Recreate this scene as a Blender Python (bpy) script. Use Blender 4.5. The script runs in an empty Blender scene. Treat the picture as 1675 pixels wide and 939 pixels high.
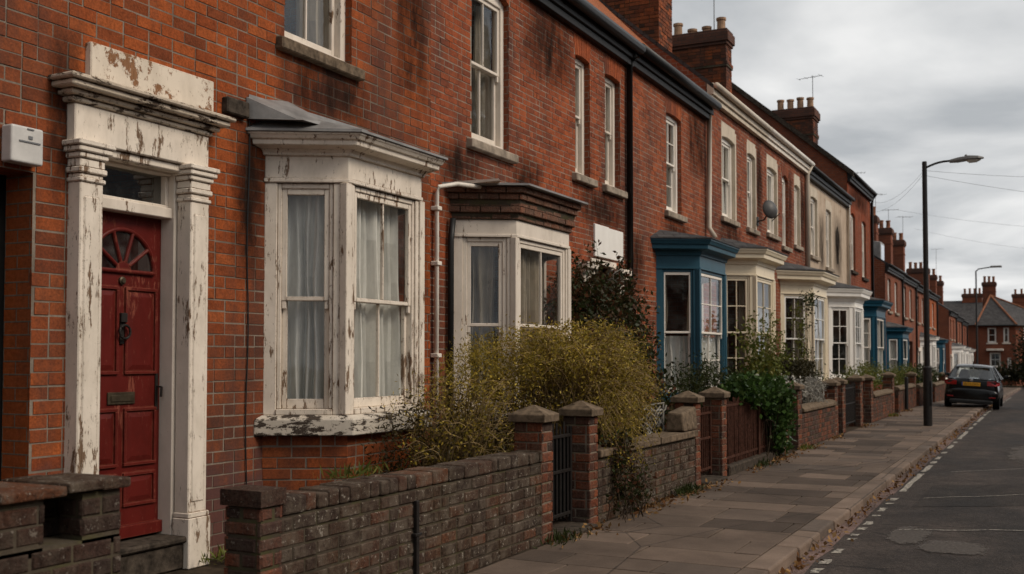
import bpy, math, random
from mathutils import Vector
R = math.radians
random.seed(7)
sc = bpy.context.scene
COL = sc.collection

# ------------------------------------------------------------------ materials
class NT:
    def __init__(s, name):
        s.m = bpy.data.materials.new(name); s.m.use_nodes = True
        s.t = s.m.node_tree; s.t.nodes.clear()
        s.out = s.t.nodes.new('ShaderNodeOutputMaterial')
        s.co = s.n('TexCoord')
    def n(s, typ, inp=None, **at):
        nd = s.t.nodes.new('ShaderNode' + typ)
        for k, v in at.items(): setattr(nd, k, v)
        for k, v in (inp or {}).items():
            if isinstance(v, bpy.types.NodeSocket): s.t.links.new(v, nd.inputs[k])
            else: nd.inputs[k].default_value = v
        return nd
    def obj(s, scale=(1, 1, 1), src='Object'):
        return s.n('Mapping', {0: s.co.outputs[src], 3: scale}).outputs[0]
    def noise(s, scale, detail=5, rough=.6, vec=None, dist=0):
        return s.n('TexNoise', {'Vector': vec or s.co.outputs['Object'], 'Scale': scale, 'Detail': detail, 'Roughness': rough, 'Distortion': dist}).outputs['Fac']
    def ramp(s, fac, pts, interp='LINEAR'):
        r = s.n('ValToRGB', {0: fac}); cr = r.color_ramp; cr.interpolation = interp
        while len(cr.elements) < len(pts): cr.elements.new(.5)
        for e, (p, c) in zip(cr.elements, pts):
            e.position = p
            e.color = (*c, 1) if isinstance(c, tuple) else (c, c, c, 1)
        return r.outputs[0]
    def mix(s, f, a, b, mode='MIX'):
        m = s.n('Mix', data_type='RGBA', blend_type=mode)
        for k, v in ((0, f), (6, a), (7, b)):
            if isinstance(v, bpy.types.NodeSocket): s.t.links.new(v, m.inputs[k])
            elif k == 0: m.inputs[0].default_value = v
            else: m.inputs[k].default_value = (*v, 1)
        return m.outputs[2]
    def math(s, op, a, b=0., clamp=False):
        return s.n('Math', {0: a, 1: b}, operation=op, use_clamp=clamp).outputs[0]
    def bump(s, h, st, dist=.01):
        return s.n('Bump', {'Height': h, 'Strength': st, 'Distance': dist}).outputs[0]
    def rnd(s): return s.n('NewGeometry').outputs['Random Per Island']
    def pr(s, col, rough=.7, normal=None, metal=0., spec=.4, **kw):
        if not isinstance(rough, (int, float)) or rough >= .7: spec = min(spec, .1 if isinstance(rough, (int, float)) else .16)
        d = {'Base Color': col if isinstance(col, bpy.types.NodeSocket) else (*col, 1), 'Roughness': rough, 'Metallic': metal, 'Specular IOR Level': spec}
        if normal: d['Normal'] = normal
        d.update(kw)
        return s.n('BsdfPrincipled', d).outputs[0]
    def done(s, sh): s.t.links.new(sh, s.out.inputs[0]); return s.m

def m_plain(name, col, rough=.6, metal=0., var=.25, bump=.15, scale=14):
    t = NT(name); f = t.noise(scale, 6); g = t.noise(scale * 6, 3)
    c = t.mix(t.ramp(f, [(.3, 0.), (.7, 1.)]), tuple(x * (1 - var) for x in col), tuple(min(1, x * (1 + var * .6)) for x in col))
    return t.done(t.pr(c, rough, t.bump(g, bump, .004), metal))

def m_brick(name, cols, soot=.5, lichen=0., damp=0., rough=.88):
    t = NT(name); r = t.rnd()
    k = len(cols)
    c = t.ramp(r, [(i / (k - 1) if k > 1 else 0, q) for i, q in enumerate(cols)])
    g = t.noise(55, 6, .7); m = t.noise(9, 5, .65)
    c = t.mix(1, c, t.ramp(g, [(.3, .5 if not lichen else .3), (.68, 1.15 if not lichen else 1.5)]), 'MULTIPLY')
    c = t.mix(1, c, t.ramp(m, [(.3, .72), (.65, 1.1)]), 'MULTIPLY')
    s = t.noise(1.1, 6, .65, t.obj((1, 1, .35)))
    sf = t.ramp(s, [(.44, 0.), (.64, soot)])
    c = t.mix(sf, c, (.055, .035, .03))
    if damp:
        z = t.n('SeparateXYZ', {0: t.co.outputs['Object']}).outputs[2]
        z2 = t.math('ADD', z, t.math('MULTIPLY', t.noise(2.5, 5), 1.1))
        c = t.mix(t.ramp(t.math('MULTIPLY', z2, .5), [(.58, damp), (.72, 0.)]), c, (.085, .045, .042))
    if lichen:
        l = t.noise(7, 9, .75); l2 = t.noise(30, 5, .7)
        c = t.mix(t.ramp(l, [(.44, 0.), (.62, lichen * 1.1)]), c, (.135, .108, .082))
        c = t.mix(t.ramp(l2, [(.6, 0.), (.65, lichen)]), c, (.4, .36, .3))
    return t.done(t.pr(c, rough, t.bump(t.math('ADD', g, m), .55 if not lichen else .9, .006 if not lichen else .014)))

def m_mortar(name, col, moss=0.):
    t = NT(name); g = t.noise(40, 6, .7); m = t.noise(2, 5)
    c = t.mix(t.ramp(g, [(.3, 0.), (.7, 1.)]), tuple(x * .6 for x in col), col)
    c = t.mix(t.ramp(m, [(.4, 0.), (.65, .7)]), c, tuple(x * .35 for x in col))
    if moss: c = t.mix(t.ramp(t.noise(5, 6), [(.5, 0.), (.65, moss)]), c, (.07, .07, .02))
    return t.done(t.pr(c, .95, t.bump(g, .5, .005)))

def m_bricktex(name, c1, c2, mo, soot=.5, w=.235, h=.0875):
    t = NT(name)
    b = t.n('TexBrick', {'Vector': t.co.outputs['UV'], 'Color1': (*c1, 1), 'Color2': (*c2, 1), 'Mortar': (*mo, 1), 'Scale': 1., 'Mortar Size': .006, 'Mortar Smooth': .3, 'Bias': 0., 'Brick Width': w, 'Row Height': h})
    g = t.noise(30, 6, .7); c = t.mix(1, b.outputs[0], t.ramp(g, [(.25, .6), (.7, 1.15)]), 'MULTIPLY')
    s = t.noise(.9, 6, .65, t.obj((1, 1, .35)))
    c = t.mix(t.ramp(s, [(.45, 0.), (.68, soot)]), c, (.05, .035, .03))
    return t.done(t.pr(c, .9, t.bump(t.math('SUBTRACT', g, b.outputs[1]), .6, .008)))

def m_paint(name, col, peel=.3, rough=.45, under=(.15, .095, .06), grime=.4, grain=(1, 1, .22), pscale=5.):
    t = NT(name)
    n1 = t.noise(pscale * 3.2, 10, .76, t.obj(grain)); n2 = t.noise(1.7, 4)
    p = t.math('ADD', t.math('MULTIPLY', n1, .75), t.math('MULTIPLY', n2, .4))
    th = .758 - .18 * peel
    pf = t.ramp(p, [(th, 0.), (th + .015, 1.)])
    if peel > .2:
        ch = t.noise(48, 6, .75, t.obj((1, 1, .3))); lo = .685 - .06 * peel
        pf = t.math('MAXIMUM', pf, t.ramp(ch, [(lo, 0.), (lo + .015, 1.)]))
    if peel >= .5:
        bn = t.n('Bevel', {'Radius': .022}, samples=4).outputs[0]; gn = t.n('NewGeometry').outputs['Normal']
        ed = t.math('SUBTRACT', 1., t.n('VectorMath', {0: bn, 1: gn}, operation='DOT_PRODUCT').outputs['Value'])
        ed = t.math('ADD', ed, t.math('MULTIPLY', t.math('SUBTRACT', t.noise(18, 8, .75), .5), 1.25))
        pf = t.math('MAXIMUM', pf, t.ramp(ed, [(.2, 0.), (.225, 1.)]))
    d = t.noise(3.5, 7, .7, t.obj((1, 1, .5))); f = t.noise(60, 3)
    c = t.mix(t.ramp(d, [(.42, 0.), (.75, grime)]), col, tuple(x * .42 for x in (col[0], col[1] * .92, col[2] * .8)))
    w = t.noise(50, 5, .7, t.obj((3, 3, .15)))
    uc = t.mix(t.ramp(w, [(.3, 0.), (.7, 1.)]), tuple(x * .45 for x in under), tuple(x * 1.8 for x in under))
    c = t.mix(pf, c, uc)
    h = t.math('ADD', t.math('MULTIPLY', pf, -.7), t.math('MULTIPLY', f, .2))
    return t.done(t.pr(c, t.math('ADD', t.math('MULTIPLY', pf, .4), rough), t.bump(h, .5, .004), spec=.2))

def m_glass(name, tint=(.86, .9, .88), refl=1.):
    t = NT(name)
    w = t.noise(1.3, 2)
    nb = t.bump(w, .12, .03)
    bf = t.n('NewGeometry').outputs['Backfacing']
    fr = t.n('Fresnel', {'IOR': t.math('ADD', 1.6, t.math('MULTIPLY', bf, .625 - 1.6)), 'Normal': nb}).outputs[0]
    tr = t.n('BsdfTransparent', {0: (*tint, 1)}).outputs[0]
    gl = t.n('BsdfGlossy', {'Color': (.95, .97, 1, 1), 'Roughness': .03, 'Normal': nb}).outputs[0]
    dirt = t.n('BsdfDiffuse', {'Color': (.3, .3, .28, 1)}).outputs[0]
    f = t.math('MULTIPLY', fr, refl, True)
    a = t.n('MixShader', {0: f, 1: tr, 2: gl}).outputs[0]
    df = t.ramp(t.noise(4, 7, .7), [(.45, .01), (.8, .14)])
    return t.done(t.n('MixShader', {0: df, 1: a, 2: dirt}).outputs[0])

def m_leaf(name, cols, rough=.45, trans=.3):
    t = NT(name); k = len(cols)
    c = t.ramp(t.rnd(), [(i / (k - 1), q) for i, q in enumerate(cols)])
    c = t.mix(1, c, t.ramp(t.noise(1.6, 3), [(.3, .65), (.7, 1.25)]), 'MULTIPLY')
    a = t.pr(c, rough, spec=.14); b = t.n('BsdfTranslucent', {0: c}).outputs[0]
    return t.done(t.n('MixShader', {0: trans, 1: a, 2: b}).outputs[0])

def m_cloth(name, col, tr=.35):
    t = NT(name); f = t.noise(25, 4, .6, t.obj((1, 1, .2)))
    c = t.mix(t.ramp(f, [(.3, 0.), (.7, 1.)]), tuple(x * .8 for x in col), col)
    a = t.n('BsdfDiffuse', {0: c}).outputs[0]; b = t.n('BsdfTranslucent', {0: c}).outputs[0]
    return t.done(t.n('MixShader', {0: tr, 1: a, 2: b}).outputs[0])

def m_slabs(name, k=1.):
    t = NT(name); r = t.rnd()
    c = t.ramp(r, [(0, (.075, .056, .044)), (.35, (.125, .092, .071)), (.7, (.175, .127, .097)), (1, (.1, .078, .064))])
    c = t.mix(1, c, (k, k, k), 'MULTIPLY')
    c = t.mix(1, c, t.ramp(t.noise(1.3, 7, .7), [(.3, .6), (.7, 1.15)]), 'MULTIPLY')
    g = t.noise(70, 6, .75); c = t.mix(1, c, t.ramp(g, [(.3, .75), (.7, 1.12)]), 'MULTIPLY')
    sp = t.noise(9, 8, .8); c = t.mix(t.ramp(sp, [(.62, 0.), (.7, .5)]), c, (.045, .04, .036))
    v = t.n('TexVoronoi', {'Vector': t.n('Mapping', {0: t.co.outputs['Object'], 3: (1, .7, 1)}).outputs[0], 'Scale': .55}, feature='DISTANCE_TO_EDGE').outputs[0]
    cr = t.ramp(t.math('ADD', v, t.math('MULTIPLY', t.noise(9, 5), .012)), [(.006, 1.), (.012, 0.)])
    c = t.mix(t.math('MULTIPLY', cr, .75), c, (.02, .017, .015))
    return t.done(t.pr(c, .8, t.bump(t.math('SUBTRACT', g, cr), .5, .006), spec=.35))

def m_asphalt(name, k=1., warm=1.):
    t = NT(name)
    g = t.n('TexVoronoi', {'Vector': t.co.outputs['Object'], 'Scale': 60.}).outputs['Distance']
    p = t.noise(.7, 7, .65, t.obj((1, .35, 1))); q = t.noise(38, 6, .85); b = t.noise(2.6, 8, .75)
    c = t.ramp(p, [(.38, (.02 * k * warm, .0165 * k, .0145 * k)), (.62, (.05 * k * warm, .04 * k, .034 * k))])
    c = t.mix(1, c, t.ramp(q, [(.34, .35), (.66, 2.0)]), 'MULTIPLY')
    c = t.mix(1, c, t.ramp(b, [(.3, .55), (.7, 1.35)]), 'MULTIPLY')
    v = t.n('TexVoronoi', {'Vector': t.co.outputs['Object'], 'Scale': .5}, feature='DISTANCE_TO_EDGE').outputs[0]
    cr = t.ramp(t.math('ADD', v, t.math('MULTIPLY', t.noise(6, 6), .03)), [(.016, 1.), (.024, 0.)])
    c = t.mix(t.math('MULTIPLY', cr, t.ramp(t.noise(.6, 2), [(.48, 0.), (.55, .8)])), c, (.008, .007, .006))
    return t.done(t.pr(c, t.ramp(p, [(.3, .75), (.7, .92)]), t.bump(t.math('ADD', g, q), .7, .008), spec=.2))

def m_patch(name):
    t = NT(name); g = t.n('SeparateXYZ', {0: t.co.outputs['Generated']})
    u = t.math('MULTIPLY', t.math('MULTIPLY', g.outputs[0], t.math('SUBTRACT', 1., g.outputs[0])), 4.)
    v = t.math('MULTIPLY', t.math('MULTIPLY', g.outputs[1], t.math('SUBTRACT', 1., g.outputs[1])), 4.)
    f = t.math('ADD', t.math('MULTIPLY', u, v), t.math('MULTIPLY', t.math('SUBTRACT', t.noise(7, 8, .75), .5), 1.6))
    q = t.noise(38, 6, .85); c = t.mix(1, (.085, .074, .066), t.ramp(q, [(.34, .4), (.66, 1.7)]), 'MULTIPLY')
    return t.done(t.n('MixShader', {0: t.ramp(f, [(.3, 0.), (.5, .85)]), 1: t.n('BsdfTransparent').outputs[0], 2: t.pr(c, .9)}).outputs[0])

def m_line(name):
    t = NT(name); n = t.noise(26, 9, .8)
    c = t.mix(t.ramp(n, [(.44, 0.), (.55, 1.)]), (.045, .04, .036), (.42, .38, .32))
    return t.done(t.pr(c, .7))

def m_roof(name, c1, c2, w=.28, h=.2):
    t = NT(name)
    b = t.n('TexBrick', {'Vector': t.co.outputs['UV'], 'Color1': (*c1, 1), 'Color2': (*c2, 1), 'Mortar': (.015, .013, .012, 1), 'Scale': 1., 'Mortar Size': .006, 'Brick Width': w, 'Row Height': h})
    c = t.mix(1, b.outputs[0], t.ramp(t.noise(4, 7, .7), [(.3, .55), (.7, 1.2)]), 'MULTIPLY')
    return t.done(t.pr(c, .7, t.bump(t.math('SUBTRACT', t.noise(30, 4), b.outputs[1]), .6, .01)))

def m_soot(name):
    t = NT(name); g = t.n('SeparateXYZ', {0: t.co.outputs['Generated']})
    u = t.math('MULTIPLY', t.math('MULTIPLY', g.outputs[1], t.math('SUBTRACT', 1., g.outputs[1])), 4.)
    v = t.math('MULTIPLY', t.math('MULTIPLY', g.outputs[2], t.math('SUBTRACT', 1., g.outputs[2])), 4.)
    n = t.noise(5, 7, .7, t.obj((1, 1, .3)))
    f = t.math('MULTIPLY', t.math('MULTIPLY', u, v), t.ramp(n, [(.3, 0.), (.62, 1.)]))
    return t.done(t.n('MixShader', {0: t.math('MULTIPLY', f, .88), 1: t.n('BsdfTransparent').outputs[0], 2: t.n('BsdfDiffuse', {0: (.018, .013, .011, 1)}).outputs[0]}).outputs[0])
OR = [(0.33, 0.0784, 0.0218), (0.37, 0.0922, 0.0266), (0.31, 0.072, 0.0209), (0.39, 0.1032, 0.0304), (0.34, 0.083, 0.0238), (0.25, 0.059, 0.0199), (0.35, 0.0867, 0.0256), (0.19, 0.0516, 0.0209), (0.36, 0.0895, 0.0256)]
RD = [(0.3472, 0.0844, 0.0314), (0.3808, 0.0966, 0.0362), (0.3136, 0.0752, 0.0294), (0.4032, 0.1067, 0.0411), (0.336, 0.0814, 0.0314), (0.2464, 0.0631, 0.0294), (0.3696, 0.0915, 0.0352), (0.1904, 0.0549, 0.0294)]
R3 = [(0.3472, 0.0914, 0.0371), (0.392, 0.1102, 0.045), (0.3136, 0.0832, 0.0352), (0.3696, 0.1008, 0.0421), (0.2688, 0.0728, 0.0352), (0.336, 0.0914, 0.0391), (0.2128, 0.0645, 0.0352)]
M = {}
M['soot'] = m_soot('soot_stain')
M['brick1'] = m_brick('orange_red_brick', OR, .7, 0, .85)
M['brick1b'] = m_brick('orange_bay_brick', OR, .6)
M['brick2'] = m_brick('red_brick', RD, .7)
M['brick3'] = m_brick('worn_red_brick', R3, .6)
M['brick4'] = m_brick('soft_red_brick', [(.3, .086, .042), (.33, .102, .05), (.27, .075, .039), (.19, .06, .036), (.31, .092, .044)], .5)
M['brick7'] = m_brick('bright_red_brick', [(.28, .066, .027), (.31, .075, .032), (.25, .058, .024)], .35)
M['bricktop'] = m_brick('grey_brown_brick', [(.17, .085, .055), (.21, .1, .065), (.14, .075, .053), (.26, .105, .06)], .4, .35)
M['brickg'] = m_brick('dark_weathered_brick', [(.042, .028, .018), (.056, .034, .021), (.034, .024, .017), (.07, .038, .022), (.045, .03, .02), (.12, .046, .022), (.05, .032, .02), (.038, .026, .018)], .5, .6)
M['brickp'] = m_brick('pier_brick', [(.15, .046, .024), (.22, .064, .028), (.08, .035, .023), (.25, .07, .03), (.055, .03, .022), (.045, .027, .021), (.11, .04, .025)], .85, .3)
M['brickn'] = m_brick('near_dark_brick', [(0.036, 0.0216, 0.0158), (0.0504, 0.0259, 0.018), (0.0288, 0.0187, 0.0144), (0.072, 0.0324, 0.0202)], .55, .3)
M['mort1'] = m_mortar('buff_mortar', (.29, .235, .185))
M['mort2'] = m_mortar('pale_mortar', (.38, .31, .245))
M['brickc'] = m_brick('sooty_chimney_bricks', [(.26, .075, .03), (.32, .09, .034), (.12, .045, .026), (.22, .065, .029), (.06, .033, .024), (.29, .085, .034), (.16, .052, .028)], .8)
M['mortp'] = m_mortar('grey_pier_mortar', (.27, .215, .165), .5)
M['mortg'] = m_mortar('mossy_mortar', (.1, .08, .058), .45)
M['bt1'] = m_bricktex('orange_brick_courses', OR[0], OR[1], (.2, .15, .11), .6)
M['bt2'] = m_bricktex('red_brick_courses', (.25, .073, .034), (.19, .056, .029), (.25, .19, .15), .6)
M['btg'] = m_bricktex('brown_brick_courses', (.19, .06, .034), (.25, .078, .04), (.13, .09, .07), .5)
M['btd'] = m_bricktex('chimney_brick_courses', (.24, .07, .03), (.34, .095, .038), (.07, .045, .035), .9)
M['btc'] = m_bricktex('sooty_chimney_brick', (.1, .05, .036), (.14, .06, .04), (.06, .05, .045), .9)
M['btw'] = m_bricktex('low_wall_courses', (.105, .062, .046), (.14, .075, .052), (.12, .095, .075), .6)
M['cream_render'] = m_paint('cream_render', (.46, .36, .27), .5, .8, (.24, .14, .09), .65, (1, 1, .6), 2.5)
M['cream_reveal'] = m_paint('cream_painted_stone', (.55, .47, .37), .15, .7, (.2, .12, .08), .5)
M['white_peel'] = m_paint('peeling_white_paint', (.74, .655, .555), .68, .5, grime=.5)
M['white_cornice'] = m_paint('weathered_white_cornice', (.56, .47, .37), .85, .6, (.06, .042, .03), .7, (.5, .5, 1.4), 4)
M['white_panel'] = m_paint('flaking_white_panel', (.68, .59, .48), .85, .55, (.2, .1, .05), .45, (1, 1, .9), 2.2)
M['white_sill'] = m_paint('flaking_white_sill', (.56, .5, .42), .95, .6, (.05, .038, .03), .5, (.7, .4, 1.8), 4)
M['white_old'] = m_paint('old_white_paint', (.7, .62, .53), .4, .5, grime=.4)
M['white'] = m_paint('white_gloss_paint', (.78, .72, .64), .15, .4, grime=.3)
M['white_clean'] = m_paint('clean_white_paint', (.78, .75, .7), 0., .4, grime=.2)
M['cream'] = m_paint('cream_gloss_paint', (.72, .62, .46), .12, .4, grime=.2)
M['blue'] = m_paint('blue_gloss_paint', (.028, .083, .118), .15, .38, (.05, .08, .09), .4)
M['blue2'] = m_paint('deep_blue_gloss_paint', (.012, .065, .105), .05, .38, (.05, .08, .09), .3)
M['red'] = m_paint('worn_red_door_paint', (.105, .011, .008), .65, .45, (.16, .042, .026), .75)
M['black'] = m_plain('black_paint', (.009, .008, .008), .6)
M['blackmatt'] = m_plain('dark_boards', (.006, .006, .006), .8)
M['lead'] = m_plain('weathered_lead', (.27, .26, .25), .5, .3, .35, .4, 5)
M['slate'] = m_roof('slate_roof', (.06, .058, .06), (.095, .09, .088))
M['slate2'] = m_roof('far_slate_roof', (.05, .046, .046), (.075, .07, .068))
M['tile'] = m_roof('clay_tile_roof', (.38, .12, .045), (.27, .09, .038), .17, .1)
M['darktile'] = m_roof('mossy_tile_roof', (.1, .06, .042), (.07, .045, .035), .17, .1)
M['terra'] = m_plain('terracotta', (.24, .1, .055), .8, 0, .5, .3, 6)
M['terrapale'] = m_plain('pale_terracotta', (.34, .21, .13), .8, 0, .4, .3, 6)
M['stone'] = m_plain('weathered_stone', (.13, .105, .08), .85, 0, .55, .6, 9)
M['stonedark'] = m_plain('sooty_stone', (.06, .047, .036), .9, 0, .75, .8, 14)
M['coping'] = m_plain('lichened_coping', (.145, .106, .072), .9, 0, .6, .35, 16)
M['sillstone'] = m_plain('pale_stone_sill', (.3, .245, .19), .85, 0, .5, .5, 8)
M['pipe_black'] = m_plain('black_iron_pipe', (.009, .009, .009), .5, 0, .4)
M['pipe_white'] = m_paint('white_pipe', (.74, .68, .6), .15, .45)
M['pipe_cream'] = m_paint('cream_pipe', (.6, .52, .42), .25, .5)
M['iron'] = m_plain('rusty_iron', (.07, .03, .02), .8, .2, .6, .6, 20)
M['irondark'] = m_plain('dark_iron', (.02, .016, .014), .6, .4, .4)
M['brass'] = m_plain('dull_brass', (.09, .07, .045), .45, .7, .4)
M['glass'] = m_glass('window_glass', (1, 1, .99), 1.0)
M['glassd'] = m_glass('dark_window_glass', (.35, .37, .36), 2.4)
M['net'] = m_cloth('net_curtain', (.74, .73, .68), .08)
M['drape'] = m_cloth('grey_curtain', (.36, .31, .24), .15)
M['plastic'] = m_plain('white_plastic', (.55, .53, .5), .4, 0, .12, .05)
M['steel'] = m_plain('grey_metal', (.22, .22, .22), .4, .6, .2)
M['dish'] = m_plain('grey_dish', (.045, .042, .04), .5, 0, .2)
M['lampgrey'] = m_plain('lamp_head_grey', (.2, .19, .18), .45, .3, .2)
M['polegrey'] = m_plain('lamp_pole_paint', (.018, .015, .014), .5, .2, .5)
M['lens'] = m_plain('lamp_lens', (.5, .48, .42), .2, 0, .1)
M['slabs'] = m_slabs('paving_slabs')
M['kerb'] = m_slabs('kerb_stone', 1.35)
M['joint'] = m_plain('paving_joint', (.016, .013, .011), .95, 0, .5, .5, 20)
M['asphalt'] = m_asphalt('asphalt', 1.0, 1.02)
M['asphalt2'] = m_asphalt('asphalt_repair_pale', 1.9, 1.02)
M['patch'] = m_patch('worn_pale_asphalt')
M['asphalt3'] = m_asphalt('asphalt_repair_dark', .7, 1.)
M['gutterstrip'] = m_asphalt('gutter_concrete', 2.3, 1.2)
M['line'] = m_line('worn_line_paint')
M['soil'] = m_plain('garden_soil', (.05, .036, .024), .95, 0, .6, .8, 5)
M['ground'] = m_plain('ground_earth', (.07, .065, .045), .95, 0, .5, .5, .5)
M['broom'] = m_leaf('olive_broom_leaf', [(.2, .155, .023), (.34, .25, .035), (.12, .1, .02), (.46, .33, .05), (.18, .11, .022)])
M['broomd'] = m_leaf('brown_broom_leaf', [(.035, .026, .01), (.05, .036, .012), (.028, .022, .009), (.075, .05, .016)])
M['climb'] = m_leaf('climber_leaf', [(.025, .036, .012), (.035, .045, .014), (.05, .03, .015), (.022, .03, .01), (.11, .04, .02), (.03, .04, .014)])
M['shrub'] = m_leaf('shrub_leaf', [(.03, .04, .012), (.045, .055, .016), (.025, .034, .011), (.06, .065, .02)])
M['ivy'] = m_leaf('ivy_leaf', [(.03, .06, .014), (.045, .085, .018), (.022, .045, .012), (.07, .11, .03)], .28, .2)
M['fresh'] = m_leaf('fresh_leaf', [(.09, .11, .02), (.14, .15, .03), (.065, .085, .018), (.19, .17, .035)])
M['hedge'] = m_leaf('dark_hedge_leaf', [(.022, .024, .01), (.032, .032, .012), (.018, .02, .009), (.045, .04, .015)])
M['box'] = m_leaf('brown_topiary_leaf', [(.035, .03, .014), (.05, .042, .018), (.028, .025, .012)])
M['dry'] = m_leaf('dry_white_stem', [(.3, .28, .24), (.4, .38, .34), (.2, .18, .15)], .8)
M['flower'] = m_leaf('white_petal', [(.6, .58, .52), (.7, .68, .62)], .7)
M['twig'] = m_plain('twig_bark', (.27, .19, .09), .9, 0, .5)
M['twigdark'] = m_plain('dark_twig_bark', (.04, .028, .018), .9, 0, .5)
M['fallen'] = m_leaf('fallen_leaf', [(.2, .1, .035), (.14, .06, .025), (.28, .16, .06), (.09, .045, .02), (.32, .2, .09)], .8, .1)
M['carpaint'] = m_plain('black_car_paint', (.004, .004, .004), .16, 0, .1, .0)
M['cartrim'] = m_plain('car_trim', (.012, .012, .012), .6)
M['tyre'] = m_plain('tyre_rubber', (.012, .012, .012), .85)
M['rim'] = m_plain('alloy_rim', (.3, .3, .3), .35, .8, .1)
M['taillight'] = m_plain('red_light_lens', (.28, .008, .008), .12, 0, .2, 0)
M['plate'] = m_plain('yellow_plate', (.75, .36, .02), .4, 0, .05, 0)
M['plateink'] = m_plain('plate_letters', (.02, .015, .01), .5, 0, 0, 0)
M['plateblue'] = m_plain('plate_band', (.02, .06, .25), .5, 0, 0, 0)
M['chrome'] = m_plain('chrome', (.6, .6, .62), .15, 1, 0, 0)
M['cable'] = m_plain('black_cable', (.12, .12, .12), .7)

# ------------------------------------------------------------------ mesh helpers
class F:                                   # local frame on an upright face: u along it, z up, d outward
    def __init__(s, ox, oy, u, n=None, oz=0.):
        s.o = Vector((ox, oy, oz)); l = math.hypot(*u); s.u = Vector((u[0] / l, u[1] / l, 0))
        s.n = Vector((s.u.y, -s.u.x, 0))
    def p(s, u, z, d): return s.o + s.u * u + s.n * d + Vector((0, 0, z))

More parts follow.
